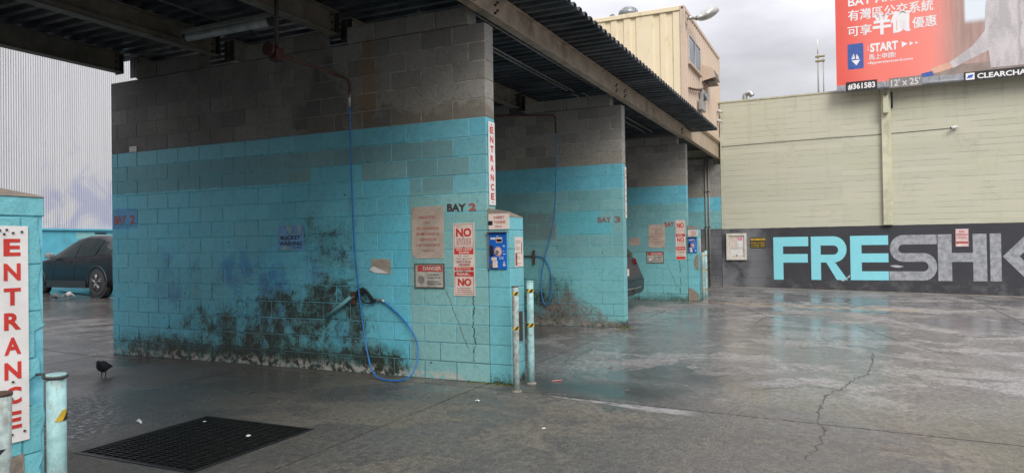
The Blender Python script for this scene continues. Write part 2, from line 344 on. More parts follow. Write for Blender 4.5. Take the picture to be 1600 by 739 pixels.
# ------------------------------------------------------------------ ground
def ground_mat(name, slab=True):
    n = NT(name)
    a = n.noise(.55, 5, .6, dist=.4); b = n.noise(2.3, 5, .65); c = n.noise(55, 4, .7); d = n.noise(.9, 3, .5, stretch=(1, .35, 1), dist=.8)
    agg = n.vor(120)
    outside = n.ss(n.y, 3.75, 3.2)             # beyond the roof's drip line
    g1 = n.noise(17, 6, .78); g2 = n.noise(46, 5, .75); agg = n.vor(46)
    soft = n.noise(.8, 6, .68, dist=.6, stretch=(1, .8, 1))
    dry = n.mix(b, (.31,.295,.288), (.385,.368,.36))
    olive = n.mix(b, (.125,.112,.085), (.19,.172,.135))
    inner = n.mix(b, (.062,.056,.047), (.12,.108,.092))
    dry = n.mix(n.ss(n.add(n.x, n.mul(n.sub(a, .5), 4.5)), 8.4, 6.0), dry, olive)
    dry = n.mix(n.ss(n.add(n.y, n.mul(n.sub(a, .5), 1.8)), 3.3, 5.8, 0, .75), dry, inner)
    wetm = n.ss(n.add(n.add(n.mul(soft, .75), n.mul(b, .25)), n.mul(n.sub(g1, .5), .10)), .42, .60)
    wet = n.mix(b, (.165,.156,.154), (.235,.225,.222))
    wet = n.mix(n.ss(n.add(n.x, n.mul(n.sub(a, .5), 4.5)), 8.4, 6.0, 0, .8), wet, (.10,.092,.078))
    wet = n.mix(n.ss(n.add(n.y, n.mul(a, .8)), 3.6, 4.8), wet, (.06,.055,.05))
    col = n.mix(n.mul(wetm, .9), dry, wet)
    lip = n.mul(n.ss(n.m_('ABSOLUTE', n.sub(wetm, .45)), .38, .05), n.ss(b, .40, .58)); col = n.mix(n.mul(lip, .62), col, (.07,.067,.067))
    lip2 = n.mul(n.ss(n.m_('ABSOLUTE', n.sub(soft, .59)), .022, .004), n.ss(g1, .35, .6)); col = n.mix(n.mul(lip2, .38), col, (.07,.068,.068))
    streak = n.ss(n.noise(1.1, 6, .72, stretch=(1.3, .45, 1), dist=.2), .45, .75); col = n.mix(n.mul(streak, .35), col, (.07,.067,.065))
    ax = n.m_('ABSOLUTE', n.sub(n.x, n.add(6.95, n.mul(n.sub(a, .5), 1.6)))); by = n.m_('ABSOLUTE', n.sub(n.y, n.add(2.35, n.mul(n.sub(b, .5), 1.2))))
    oil = n.mul(n.ss(n.add(ax, n.mul(b, .5)), 1.0, .35), n.ss(by, 1.35, .4))
    ax2 = n.m_('ABSOLUTE', n.sub(n.x, n.add(8.0, n.mul(n.sub(b, .5), .8)))); oil2 = n.mul(n.ss(ax2, .9, .1), n.ss(n.m_('ABSOLUTE', n.sub(n.y, 1.75)), 1.3, .2))
    oil = n.mxx(oil, n.mul(oil2, .75))
    col = n.mix(n.mul(oil, .82), col, (.032,.031,.031))
    # coarse grain: exposed aggregate, grit in the pores
    col = n.mix(n.ss(g1, .42, .62, 0, .56), col, (.045,.041,.037))
    col = n.mix(n.ss(g2, .46, .66, 0, .55), col, (.04,.038,.034))
    col = n.mix(n.mul(n.ss(agg, .22, .08), n.ss(g1, .62, .4, 0, .75)), col, (.46,.44,.40))
    # pale worn strip of old marking along the joint
    w_ = n.mul(n.sub(n.noise(3.5, 5, .7), .5), .16)
    lo_ = n.ss(n.y, 1.2, 2.7, 6.26, 6.43)
    stp = n.mul(n.mul(n.ss(n.sub(n.add(n.x, w_), lo_), -.01, .03), n.ss(n.add(n.x, n.mul(w_, .5)), 6.485, 6.455)), n.mn(n.ss(n.add(n.y, w_), 1.15, 1.4), n.ss(n.add(n.y, n.mul(w_, 2)), 2.74, 2.55)))
    stp = n.mul(stp, n.ss(n.noise(9, 5, .75), .38, .52)); col = n.mix(n.mul(stp, .7), col, (.32,.31,.31))
    tan = n.mul(n.rect(n.add(n.x, n.mul(n.sub(b, .5), .9)), 16.9, 17.5, n.y, -1.5, 3.1, .1), n.ss(n.noise(6, 5, .7), .42, .55))
    col = n.mix(n.mul(tan, .7), col, (.40,.31,.21))
    base_ = n.mul(n.ss(n.add(n.x, n.mul(b, .3)), 22.4, 22.75), .5); col = n.mix(base_, col, (.34,.29,.22))
    pud = n.ss(n.add(n.mul(n.noise(.42, 4, .5, dist=.9, stretch=(1, .6, 1)), .8), n.mul(b, .2)), .47, .58)
    pud = n.mul(pud, n.ss(n.y, 4.2, 3.4, .6, 1))
    pud = n.mxx(pud, n.mul(n.mul(n.ss(n.x, 8.4, 9.6), n.ss(n.x, 15.5, 13.0)), n.mul(n.ss(n.y, -1.4, -.2), .8)))
    pa = n.mul(n.rect(n.add(n.x, n.mul(n.sub(a, .5), 2.2)), 2.6, 5.0, n.add(n.y, n.mul(n.sub(b, .5), 1.8)), 5.35, 7.2, .3), n.ss(g1, .3, .55)); pud = n.mxx(pud, pa)
    pud = n.mxx(pud, n.mul(n.ss(n.y, 8.2, 10.0), n.ss(n.noise(.9, 5, .65, stretch=(1, 2.2, 1)), .38, .58)))
    rough = n.add(n.sub(.52, n.mul(wetm, .20)), n.mul(n.sub(g2, .5), .5))
    rough = n.mn(n.mxx(n.sub(rough, n.mul(pud, .40)), .15), 1.0); rough = n.mxx(rough, n.mul(stp, .7))
    rough = n.mxx(n.sub(rough, n.mul(oil, .3)), .08)
    h = n.mul(n.add(n.add(n.mul(c, .4), n.mul(g2, .8)), n.mul(agg, .5)), n.sub(1.0, n.mul(n.mxx(pud, oil), .82)))
    n.bump(h, .8, .008)
    return n.out(col, rough, 0, .5)
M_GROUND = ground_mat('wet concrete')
M_CRACK = flat('crack dirt', (.06,.056,.052), .8, var=.5)
M_JOINT = flat('joint filler', (.02,.02,.018), .6)

XS = [-9, -3.6, 1.5, 6.50, 11.75, 17.35, 23.2]
YS = [-14, -8.6, -2.95, 3.46, 9.5, 15.5, 21.5, 27.0]
g = MB()
gx = [-300, -60, -12] + [XS[0] + i * 1.61 for i in range(21)] + [60, 300]
gy = [-300, -60, -14] + [-12 + i * 1.5 for i in range(11)] + [Y0, 9.5, 15.5, 27, 60, 300]
g.add([(x, y, gz(x, y) - .025) for y in gy for x in gx],
      [(j*len(gx)+i, j*len(gx)+i+1, (j+1)*len(gx)+i+1, (j+1)*len(gx)+i) for j in range(len(gy)-1) for i in range(len(gx)-1)])
GH = (3.33, 4.53, 3.92, 5.13)                 # grate opening
# drop the base under the grate pit: handled by leaving that cell out
gfaces = []
for f in g.f:
    cx = sum(g.v[i][0] for i in f)/4; cy = sum(g.v[i][1] for i in f)/4
    gfaces.append(f)
g.f = gfaces
def cut_ground():
    m = MB()
    xs = sorted(set(gx + [GH[0], GH[1]])); ys = sorted(set(gy + [GH[2], GH[3]]))
    vs = [(x, y, gz(x, y) - .025) for y in ys for x in xs]
    fs = []
    for j in range(len(ys)-1):
        for i in range(len(xs)-1):
            if xs[i] >= GH[0]-1e-6 and xs[i+1] <= GH[1]+1e-6 and ys[j] >= GH[2]-1e-6 and ys[j+1] <= GH[3]+1e-6: continue
            fs.append((j*len(xs)+i, j*len(xs)+i+1, (j+1)*len(xs)+i+1, (j+1)*len(xs)+i))
    m.add(vs, fs); return m
n_ = NT('ground outside'); gm = n_.out(n_.mix(n_.noise(.5, 4), (.03,.03,.028), (.06,.058,.055)), .6)
ground = obj('ground', cut_ground(), gm); tag(ground, kind='structure')
def slab(i, j):
    x0, x1, y0, y1 = XS[i] + .011, XS[i+1] - .011, YS[j] + .011, YS[j+1] - .011
    xs = [x0 + (x1-x0)*k/6 for k in range(7)]; ys = [y0 + (y1-y0)*k/6 for k in range(7)]
    hole = x0 < GH[0] < x1 and y0 < GH[2] < y1
    if hole: xs = sorted(xs + list(GH[:2])); ys = sorted(ys + list(GH[2:]))
    m = MB(); vs = [(x, y, gz(x, y)) for y in ys for x in xs]; fs = []
    nx, ny = len(xs), len(ys)
    for b in range(ny-1):
        for a in range(nx-1):
            if hole and xs[a] >= GH[0]-1e-6 and xs[a+1] <= GH[1]+1e-6 and ys[b] >= GH[2]-1e-6 and ys[b+1] <= GH[3]+1e-6: continue
            fs.append((b*nx+a, b*nx+a+1, (b+1)*nx+a+1, (b+1)*nx+a))
    m.add(vs, fs)
    ring = [(x, y0) for x in xs] + [(x1, y) for y in ys[1:]] + [(x, y1) for x in xs[::-1][1:]] + [(x0, y) for y in ys[::-1][1:-1]]
    k = len(ring)
    m.add([(x, y, gz(x, y)) for x, y in ring] + [(x, y, gz(x, y) - .024) for x, y in ring], [((q+1) % k, q, k+q, k+(q+1) % k) for q in range(k)])
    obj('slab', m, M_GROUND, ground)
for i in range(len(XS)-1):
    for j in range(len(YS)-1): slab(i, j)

# cracks: thin jagged dark ribbons lying in the slab surface
def crack(pts, w, seed):
    rnd = random.Random(seed); P = []
    for a, b in zip(pts[:-1], pts[1:]):
        k = max(2, int(math.dist(a, b) / .05))
        for q in range(k):
            t = q / k; P.append((a[0]+(b[0]-a[0])*t + rnd.uniform(-.022, .022), a[1]+(b[1]-a[1])*t + rnd.uniform(-.022, .022)))
    P.append(pts[-1]); m = MB(); vs = []
    for q, (x, y) in enumerate(P):
        a = P[max(0, q-1)]; b = P[min(len(P)-1, q+1)]; dx, dy = b[0]-a[0], b[1]-a[1]; L = math.hypot(dx, dy) or 1
        ww = w * rnd.uniform(.25, 1.5) * (0.2 if q in (0, len(P)-1) else 1)
        vs += [(x - dy/L*ww, y + dx/L*ww, gz(x, y) + .003), (x + dy/L*ww, y - dx/L*ww, gz(x, y) + .003)]
    m.add(vs, [(2*q, 2*q+1, 2*q+3, 2*q+2) for q in range(len(P)-1)]); obj('crack', m, M_CRACK, ground, True)
crack([(10.9,-.33),(9.75,-.28),(9.15,-.22),(8.75,-.08),(8.2,.03),(7.7,.20),(7.0,.23),(6.5,.21)], .0048, 1)
crack([(6.45,.2),(6.3,.17),(5.86,.2),(5.4,.27)], .003, 2)
crack([(8.2,.03),(8.0,.45),(7.7,.9)], .004, 3)
crack([(15.8,.6),(13.8,-.3),(12.3,-.75),(11.3,-1.2)], .006, 5)
crack([(16.9,2.6),(16.0,1.9),(14.8,1.4),(13.5,1.5)], .007, 8)

# ------------------------------------------------------------------ block walls
M_MORTAR = mortar_mat()
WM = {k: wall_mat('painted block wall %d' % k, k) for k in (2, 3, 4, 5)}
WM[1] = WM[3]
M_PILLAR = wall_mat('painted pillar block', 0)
CORED = []
def block_mesh(L, mat, thick=.2):
    m = MB().bbox(-thick/2, thick/2, 0, L - .008, .004, C8 - .004, .0038)
    me = m.mesh('block', (0,0,0), mat); fix(me); return me
def block_wall(n, X, nrows, label, limit=295, ymax=99, beams=()):
    w = thing('block_wall', (X + .1, Y0, 0), label, 'wall', 'block walls between the wash bays')
    core = MB().box(X + .0036, X + .1960, Y0 + .010, Y9 - .010, -.35, nrows*C8 - .006)
    obj('mortar_core', core, M_MORTAR, w)
    lst = []
    for r in range(-1, nrows + 1):
        y = Y0; first = C8 if r % 2 else B16
        while y < Y9 - .02:
            L = min(first, Y9 - y); first = B16
            ok = True
            if r == nrows:                       # top course only between the beams
                ok = all(y + L < b - .09 or y > b + .09 for b in BEAM_Y)
            if ok and L > .05: lst.append((math.hypot(y - 0, r*C8 - 1.4) if y < ymax else 99 + y, y, r, L))
            y += L
    lst.sort(); cache = {}
    rest = MB(); rnd = random.Random(n)
    for k, (dist, y, r, L) in enumerate(lst):
        px = X + .1 + rnd.uniform(-.0026, .0016)
        if k < limit and y < ymax and r >= 0:
            key = round(L, 3)
            if key not in cache: cache[key] = block_mesh(L, WM[n])
            link('block', cache[key], w, (px, y + .004, r*C8))
        else: rest.bbox(px - .1, px + .1, y + .004, y + L - .004, r*C8 + .004, (r+1)*C8 - .004, .0035)
    if rest.v: o = obj('block_rest', rest, WM[n], w, True); o['kind'] = 'stuff'
    return w
BEAM_Y = [3.52, 5.44, 7.38, 9.25]
block_wall(1, X1, 19, 'grey and blue block wall between first and second bay, its front beside the camera', 10, 4.5)
w2 = block_wall(2, X2, 19, 'large turquoise block wall with the blue hose loop and most of the notices on it', 296)
w3 = block_wall(3, X3, 19, 'turquoise block wall marked BAY 3, with an ENTRANCE strip on its end', 296, 6.6)
w4 = block_wall(4, X4, 19, 'turquoise block wall marked BAY 4 behind the parked dark car', 250, 5.4)
w5 = block_wall(5, X5, 19, 'last block wall, grey above turquoise and black, carrying two thin conduits', 200, 5.0)

M_CAP = flat('pillar mortar cap', (.24,.20,.165), .85, bmp=.5, sc_=14)
M_BARE = flat('bare broken block', (.25,.21,.17), .9, var=.3, sc_=30, bmp=.8)
def pillar(X, label, broken=False, top=1.765):
    yb, xe = Y0 - .004, X + .345
    p = thing('payment_pillar', (X + .17, YP + .13, 0), label, 'pillar', 'payment pillars at the wall ends')
    obj('mortar_core', MB().box(X + .006, xe - .006, YP + .007, yb - .003, -.3, top - .02), M_MORTAR, p)
    rnd = random.Random(int(X*10))
    for r in range(-1, 9):
        z0, z1 = r*C8 + .003, (r+1)*C8 - .003
        if r == 8: z1 = top
        if r % 2 == 0: cells = [(X, xe, YP, yb)]
        else: cells = [(X, X + .245, YP, yb), (X + .251, xe, YP, yb)]
        for (a, b, c, d) in cells:
            m = MB()
            if broken and b == xe and 2 <= r <= 7:
                nx, nz = 10, 9; fr = []
                for k in range(nz + 1):
                    zz = z0 + (z1 - z0)*k/nz; notch = max(0, mnoise.noise(Vector((0, 3.1, zz*7.3)))*.028 + .014 + (.035 if 4 <= r <= 5 and k < 6 else 0) + mnoise.noise(Vector((5, 0, zz*38)))*.007)
                    fr.append([(a, c, zz), (a + (b-a)*.5, c, zz), (b - notch*1.25 - .004, c + .001, zz), (b - notch*.8, c + notch*.5 + .004, zz), (b - notch*.25, c + notch*1.3 + .010, zz), (b, c + .09, zz), (b, d, zz), (a, d, zz)])
                m.loft(fr, smooth=False)
            else: m.bbox(a, b, c, d, z0, z1, .004)
            obj('block', m, M_PILLAR, p, True)
    # sloped mortar cap, higher against the wall
    cap = MB(); 
    low = [(X - .004, YP - .004, top), (xe + .003, YP - .004, top), (xe + .003, yb, top), (X - .004, yb, top)]
    up = [(X + .01, YP + .012, top + .055), (xe - .006, YP + .012, top + .008), (xe - .01, yb, top + .03), (X + .0, yb, top + .10)]
    cap.loft([low, up], smooth=False); obj('mortar_cap', cap, M_CAP, p, True)
    return p
p1 = pillar(X1, 'turquoise payment pillar with chipped edge, closest to the camera, bearing a big ENTRANCE sign', True, 1.712)
p2 = pillar(X2, 'turquoise payment pillar at the front of the wall with the blue hose')
p4 = pillar(X4, 'turquoise payment pillar at the front of the wall marked BAY 4')
obj('access_plate', MB().bbox(X2 + .17, X2 + .285, YP - .006, YP - .001, .43, .75, .001), flat('dark hatch', (.05,.045,.04), .7, dirt=.5), p2, True)
obj('patch', MB().add([(X4-.006,YP+.0,.02),(X4-.006,YP+.16,.02),(X4-.006,Y0-.01,.02),(X4-.006,Y0-.01,.36),(X4-.006,YP+.12,.31),(X4-.006,YP+.0,.20)],[(0,1,2,3,4,5)]), M_BARE, p4, True)
obj('patch', MB().add([(X4-.006,YP+.0,.78),(X4-.006,YP+.07,.8),(X4-.006,YP+.12,.95),(X4-.006,YP+.08,1.1),(X4-.006,YP+.0,1.18)],[(0,1,2,3,4)]), M_BARE, p4, True)
obj('patch', MB().add([(X1+.05,YP-.003,.03),(X1+.25,YP-.003,.03),(X1+.25,YP-.003,.62),(X1+.10,YP-.003,.60),(X1+.05,YP-.003,.55)],[(0,1,2,3,4)]), M_BARE, p1, True)

# ------------------------------------------------------------------ steel beams
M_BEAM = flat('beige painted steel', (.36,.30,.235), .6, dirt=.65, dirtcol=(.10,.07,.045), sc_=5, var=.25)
M_BEAMD = flat('darker beige steel', (.19,.17,.14), .65, dirt=.6, dirtcol=(.035,.03,.025), sc_=5, var=.25)  # darker tone for the beams inside the bays
M_DARKS = flat('dark steel', (.04,.038,.036), .6, var=.3)
def beam(xa, xb, yc, label, mat, z0=3.985, z1=4.262, fl=.14, group='steel beams across the wash bays', lean=0):
    b = thing('steel_beam', ((xa+xb)/2, yc, z0), label, 'beam', group)
    t = .012; w = .010
    m = MB().box(xa, xb, yc - w/2, yc + w/2, z0 + t, z1 - t); obj('web', m, mat, b)
    obj('flange', MB().box(xa, xb, yc - fl/2, yc + fl/2, z0, z0 + t - .0005), mat, b)
    obj('flange', MB().box(xa, xb, yc - fl/2, yc + fl/2, z1 - t + .0005, z1), mat, b)
    for x in ((xa, xb) if group.startswith('steel') else ()):
        s = 1 if x == xa else -1
        obj('end_plate', MB().box(min(x + s*.004, x + s*.016), max(x + s*.004, x + s*.016), yc - fl/2 - .012, yc + fl/2 + .012, z0 - .02, z1 - .02), M_DARKS, b)
        for q in (-.09, .0, .09):
            for s2 in (-.045,):
                obj('bolt', MB().tube([(x + s*(.07), yc + s2*.0 - w/2, (z0+z1)/2 + q), (x + s*.07, yc - w/2 - .018, (z0+z1)/2 + q)], .015, 6, smooth=False), M_DARKS, b)
    return b
BAYS = [(-3.5, X1), (X1 + .2, X2), (X2 + .2, X3), (X3 + .2, X4), (X4 + .2, X5)]
names = ['far left', 'second', 'third', 'fourth', 'fifth']
wherey = {1: 'just behind the front beam', 2: 'in the middle of the roof', 3: 'at the back edge of the roof'}
bayn = ['over the first bay left of the camera', 'over the bay with the floor grate', 'over the bay with the BAY 3 wall', 'over the bay with the parked dark car', 'over the last bay under the container']
for bi, (xa, xb) in enumerate(BAYS):
    for k in (1, 2, 3):
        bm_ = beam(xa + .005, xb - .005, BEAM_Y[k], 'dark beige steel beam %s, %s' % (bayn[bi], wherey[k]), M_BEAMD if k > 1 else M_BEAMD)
        if k == 2 and bi == 1:
            obj('spacer_plate', MB().box(4.45, 4.60, BEAM_Y[k] - .075, BEAM_Y[k] - .012, 4.06, 4.20), M_BEAM, bm_)
            obj('angle_rail', MB().box(xa + .2, xb - .3, BEAM_Y[k] - .085, BEAM_Y[k] - .071, 4.0, 4.045), M_BEAMD, bm_)
# fascia beams sit on top of the wall ends, one per bay
FX = [-4.0, X1 + .1, X2 + .1, X3 + .1, X4 + .02]
for bi in range(4):
    xa, xb = FX[bi] + .004, FX[bi+1] - .004
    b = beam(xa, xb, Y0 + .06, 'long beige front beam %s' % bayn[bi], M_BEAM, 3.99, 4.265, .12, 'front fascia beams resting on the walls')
    for s in (0, 1):
        x = xa + .25 if s == 0 else xb - .25
        for q in range(4):
            obj('bolt', MB().tube([(x + .06*(q % 2), Y0 + .055, 4.06 + q*.045), (x + .06*(q % 2), Y0 + .03, 4.06 + q*.045)], .014, 6, smooth=False), M_DARKS, b)
M_CONTB = flat('tan fascia steel', (.42,.33,.235), .55, dirt=.45, dirtcol=(.17,.12,.07), sc_=3)
b = beam(X4 + .05, X5 + .16, Y0 + .06, 'tan front beam under the yellow container', M_CONTB, 4.03, 4.52, .12, 'front fascia beams resting on the walls')

# conduits hanging under the deck
M_COND = flat('galvanised conduit', (.28,.28,.27), .45, .5, var=.2)
for (xa, xb, y, z, lab) in [(2.2, 6.7, 6.62, 4.16, 'thin conduit under the deck near the fluorescent light'), (X2+.25, X3-.02, 4.43, 4.20, 'thin conduit under the deck of the BAY 3 wall, inner of three'),
                            (X2+.25, X3-.02, 4.30, 4.17, 'thin conduit under the deck of the BAY 3 wall, middle of three'), (X2+.25, X3-.02, 3.90, 4.2, 'thin conduit under the deck of the BAY 3 wall, closest to the front beam'),
                            (X3+.25, X4-.02, 4.43, 4.2, 'thin conduit under the deck above the parked dark car, inner of two'), (X3+.25, X4-.02, 4.25, 4.2, 'thin conduit under the deck above the parked dark car, outer of two')]:
    tag(obj('conduit', MB().tube([(xa, y, z), (xb, y, z)], .014, 8), M_COND), lab, 'conduit', 'conduits under the roof deck')

# ------------------------------------------------------------------ roof deck
nd = NT('roof deck metal')
M_DECK = nd.out(nd.mix(nd.ss(nd.noise(3, 5, .65, stretch=(1,.4,1)), .35, .68), (.032,.036,.043), (.105,.115,.13)), nd.ss(nd.noise(6, 3), .3, .7, .35, .6), .35, .5)
roof = thing('roof_deck', (7, 6, 4.27), 'dark corrugated metal roof deck covering all the wash bays', 'roof')
PITCH = .2; NR = 4
def deck_panel():
    m = MB(); prof = []
    for k in range(NR):
        a = k*PITCH; prof += [(a, 0), (a + .07, 0), (a + .095, .052), (a + .175, .052)]
    prof.append((NR*PITCH, 0))
    y0, y1 = 2.84 - 6, 9.62 - 6; n = len(prof)
    lo = [(x, z) for x, z in prof]
    for (dz) in (0,):
        vs = [(x, y0, z) for x, z in lo] + [(x, y1, z) for x, z in lo] + [(x, y0, z + .012) for x, z in lo] + [(x, y1, z + .012) for x, z in lo]
        fs = []
        for i in range(n-1):
            fs += [(i+1, i, n+i, n+i+1), (2*n+i, 2*n+i+1, 3*n+i+1, 3*n+i), (i, i+1, 2*n+i+1, 2*n+i), (n+i+1, n+i, 3*n+i, 3*n+i+1)]
        m.add(vs, fs)
    return m.mesh('deck_sheet', (0,0,0), M_DECK)
dm = deck_panel(); x = -4.0; k = 0
while x < 18.25:
    link('deck_sheet', dm, roof, (x, 6 - (0.0), 4.268 + (.0015 if k % 2 else 0))); x += NR*PITCH; k += 1
obj('roof_membrane', MB().box(-4.0, 18.35, 2.95, 9.6, 4.345, 4.375), M_DARKS, roof)
obj('ceiling_panel', MB().box(18.42, X5, 3.6, 9.5, 4.345, 4.39), M_DARKS, roof)

# ------------------------------------------------------------------ fluorescent tube light, wash booms, hoses
M_TUBE = flat('dusty tube plastic', (.34,.36,.37), .35, var=.2)
t = thing('tube_light', (5.9, 6.29, 3.93), 'unlit dusty fluorescent tube light hanging under the roof over the grate bay', 'light')
obj('cover', MB().tube([(5.9, 5.66, 3.955), (5.9, 6.93, 3.955)], .048, 14), M_TUBE, t)
obj('housing', MB().bbox(5.84, 5.96, 5.62, 6.97, 3.99, 4.04, .006), flat('light housing', (.22,.22,.21), .5, dirt=.4), t, True)
for y in (5.64, 6.95): obj('end_cap', MB().tube([(5.9, y-.02, 3.955), (5.9, y+.02, 3.955)], .052, 14), M_DARKS, t)
for y in (5.8, 6.8): obj('hanger', MB().tube([(5.9, y, 4.03), (5.9, y, 4.27)], .006, 6), M_DARKS, t)

M_RED = flat('rusty red paint', (.055,.012,.010), .6, dirt=.5, dirtcol=(.05,.02,.012))
M_RUST = flat('rusty pipe', (.085,.04,.028), .7, var=.35, sc_=20)
M_HOSE = flat('blue rubber hose', (.012,.15,.42), .42, var=.25, sc_=14, dirt=.3)
M_STEEL = flat('dull steel fitting', (.42,.42,.40), .35, .8)
M_BLACK = flat('black plastic', (.018,.018,.018), .4)
def boom(P, T, label, red=True):
    b = thing('wash_boom', (P[0], P[1], P[2]), label, 'wash boom', 'overhead wash booms')
    P, T = Vector(P), Vector(T); d = (T - P).normalized()
    obj('drop_pipe', MB().tube([(P.x, P.y, 4.28), (P.x, P.y, P.z + .05)], .022, 10), M_DARKS, b)
    obj('swivel', MB().bbox(P.x-.055, P.x+.055, P.y-.055, P.y+.055, P.z-.075, P.z+.05, .012), M_RED if red else M_RUST, b, True)
    obj('swivel_flange', MB().tube([(P.x-.13, P.y, P.z+.02), (P.x-.10, P.y, P.z+.02), (P.x-.05, P.y, P.z+.02)], [.07,.07,.03], 14), M_RED if red else M_RUST, b)
    obj('ceiling_plate', MB().bbox(P.x-.12, P.x+.12, P.y-.10, P.y+.10, 4.235, 4.255, .003), M_DARKS, b, True)
    pts = [P + d*.05, T - d*.12, T - d*.04 + Vector((0,0,-.008)), T + Vector((0,0,-.05)), T + Vector((0,0,-.14))]
    obj('arm', MB().tube(pts, .017, 10), M_RUST, b)
    obj('coupling', MB().tube([T + Vector((0,0,-.13)), T + Vector((0,0,-.32))], .016, 10), M_STEEL if red else M_RUST, b)
    return b
boom((5.45, 5.14, 3.43), (6.60, 5.135, 3.405), 'red overhead wash boom reaching to the wall with the most notices')
boom((10.35, 7.1, 3.74), (11.62, 4.56, 3.735), 'rusty overhead wash boom in front of the BAY 3 wall', False)
obj_ = MB().bbox(11.42, 11.46, 4.82, 4.86, 3.6, 3.86, .004)
def spline(P, k=10):
    P = [Vector(p) for p in P]; out = []
    Q = [P[0]*2 - P[1]] + P + [P[-1]*2 - P[-2]]
    for i in range(1, len(Q)-2):
        for q in range(k):
            t = q/k; a, b, c, d = Q[i-1], Q[i], Q[i+1], Q[i+2]
            out.append(.5*((2*b) + (c-a)*t + (2*a-5*b+4*c-d)*t*t + (3*b-a-3*c+d)*t*t*t))
    return out + [P[-1]]
hp = [(6.60,5.135,3.10),(6.60,5.13,2.6),(6.605,5.12,2.0),(6.62,5.105,1.4),(6.635,5.06,.9),(6.62,5.0,.55),(6.56,4.90,.26),(6.46,4.74,.06),(6.40,4.50,.018),(6.44,4.28,.055),(6.56,4.24,.22),(6.65,4.30,.42),(6.69,4.47,.62),(6.705,4.66,.765),(6.705,4.80,.86)]
h = tag(obj('wash_hose', MB().tube(spline(hp, 9), .0095, 10), M_HOSE), 'blue wash hose looping from the red boom to the floor and up to the gun', 'hose', 'blue wash hoses')
h3 = [(11.62,4.56,3.42),(11.63,4.56,3.1),(11.66,4.6,2.4),(11.70,4.68,1.8),(11.75,4.84,1.3),(11.80,4.95,.9),(11.80,4.955,.55),(11.79,4.88,.37),(11.80,4.80,.47),(11.83,4.77,.75),(11.85,4.82,1.05),(11.86,4.95,1.22),(11.86,5.10,1.25)]
tag(obj('wash_hose', MB().tube(spline(h3, 8), .0095, 8), M_HOSE), 'blue wash hose hanging against the BAY 3 wall', 'hose', 'blue wash hoses')
# spray gun tilted on the wall: u along the lance (down to the left), handle to the right
gun = thing('spray_gun', (6.70, 5.0, .9), 'black trigger spray gun resting on the wall at the end of the blue hose', 'spray gun')
def gp(u, v, d): return (6.695 + d, u, v)
gunpoly = [(5.165,.915),(5.11,.99),(5.055,1.0),(5.02,.985),(4.965,.935),(4.90,.865),(4.885,.845),(4.90,.825),(4.93,.845),(4.96,.885),(4.99,.925),(5.03,.945),(5.075,.93),(5.12,.895),(5.15,.885)]
obj('gun_body', MB().prism(gunpoly, gp, -.022, .012), M_BLACK, gun, True)
obj('trigger_guard', MB().tube(spline([(6.69,5.085,.925),(6.69,5.075,.87),(6.69,5.03,.83),(6.69,4.97,.82),(6.69,4.91,.845)], 5), .009, 8), M_BLACK, gun)
obj('trigger', MB().tube(spline([(6.69,5.04,.935),(6.69,5.03,.89),(6.69,5.0,.86)], 4), .007, 8), M_BLACK, gun)
obj('hose_fitting', MB().tube([(6.70,4.89,.855),(6.704,4.80,.865)][::-1] if False else [(6.70,4.895,.862),(6.704,4.80,.86),(6.705,4.76,.835)], .015, 10), M_STEEL, gun)
obj('lance', MB().tube([(6.69,5.14,.91),(6.69,5.26,.855)], .009, 8), M_STEEL, gun)
M_TEALP = flat('teal painted pipe', (.13,.36,.39), .5, dirt=.6, dirtcol=(.10,.11,.10), sc_=16)
gh = tag(obj('gun_holder', MB().tube([(6.675,5.22,.885),(6.675,5.56,.655)], .022, 14), M_TEALP), 'teal holder pipe fixed diagonally on the wall under the lance of the spray gun', 'holder')
obj('clamp', MB().bbox(6.70, 6.73, 5.17, 5.24, .80, .95, .004), M_RUST, gh, True)
obj('inner_bore', MB().tube([(6.675,5.556,.658),(6.675,5.563,.653)], .017, 12), M_BLACK, gh)
tag(obj('wall_bracket', MB().tube([(11.86,5.10,1.25),(11.86,5.45,1.25)], .012, 8).box(11.84,11.885,5.11,5.14,1.1,1.36), M_RUST), 'small rusty hose bracket on the BAY 3 wall', 'bracket')

# ------------------------------------------------------------------ lettering
_TX = {}
def text_mesh2d(s, bold, shear=0.):
    key = (s, bold, shear)
    if key in _TX: return _TX[key]
    c = bpy.data.curves.new('t', 'FONT'); c.body = s; c.offset = bold; c.resolution_u = 3; c.shear = shear
    o = bpy.data.objects.new('t', c); COL.objects.link(o); bpy.context.view_layer.update()
    me = bpy.data.meshes.new_from_object(o.evaluated_get(bpy.context.evaluated_depsgraph_get()))
    vs = [(v.co.x, v.co.y) for v in me.vertices]; fs = [tuple(p.vertices) for p in me.polygons]
    bpy.data.objects.remove(o); bpy.data.curves.remove(c); bpy.data.meshes.remove(me)
    x0 = min(v[0] for v in vs); x1 = max(v[0] for v in vs); y0 = min(v[1] for v in vs); y1 = max(v[1] for v in vs)
    _TX[key] = ([((a-x0)/(x1-x0), (b-y0)/max(1e-6, y1-y0)) for a, b in vs], fs); return _TX[key]
def text(parent, s, mat, face, plane, a0, a1, z0, z1, bold=.02, rot=0., name='lettering'):
    """face 'X': surface facing -X, a runs from large Y (left) to small Y; face 'Y': facing -Y, a is X"""
    vs, fs = text_mesh2d(s, bold); ca, cz = (a0+a1)/2, (z0+z1)/2; out = []
    cr_, sr_ = math.cos(rot), math.sin(rot); sg = -1 if face == 'X' else 1
    for u, v in vs:
        du = (u - .5)*abs(a1-a0); dv = (v - .5)*(z1-z0); du, dv = du*cr_ - dv*sr_, du*sr_ + dv*cr_
        a = ca + sg*du; z = cz + dv
        out.append((plane, a, z) if face == 'X' else (a, plane, z))
    return obj(name, MB().add(out, fs), mat, parent)
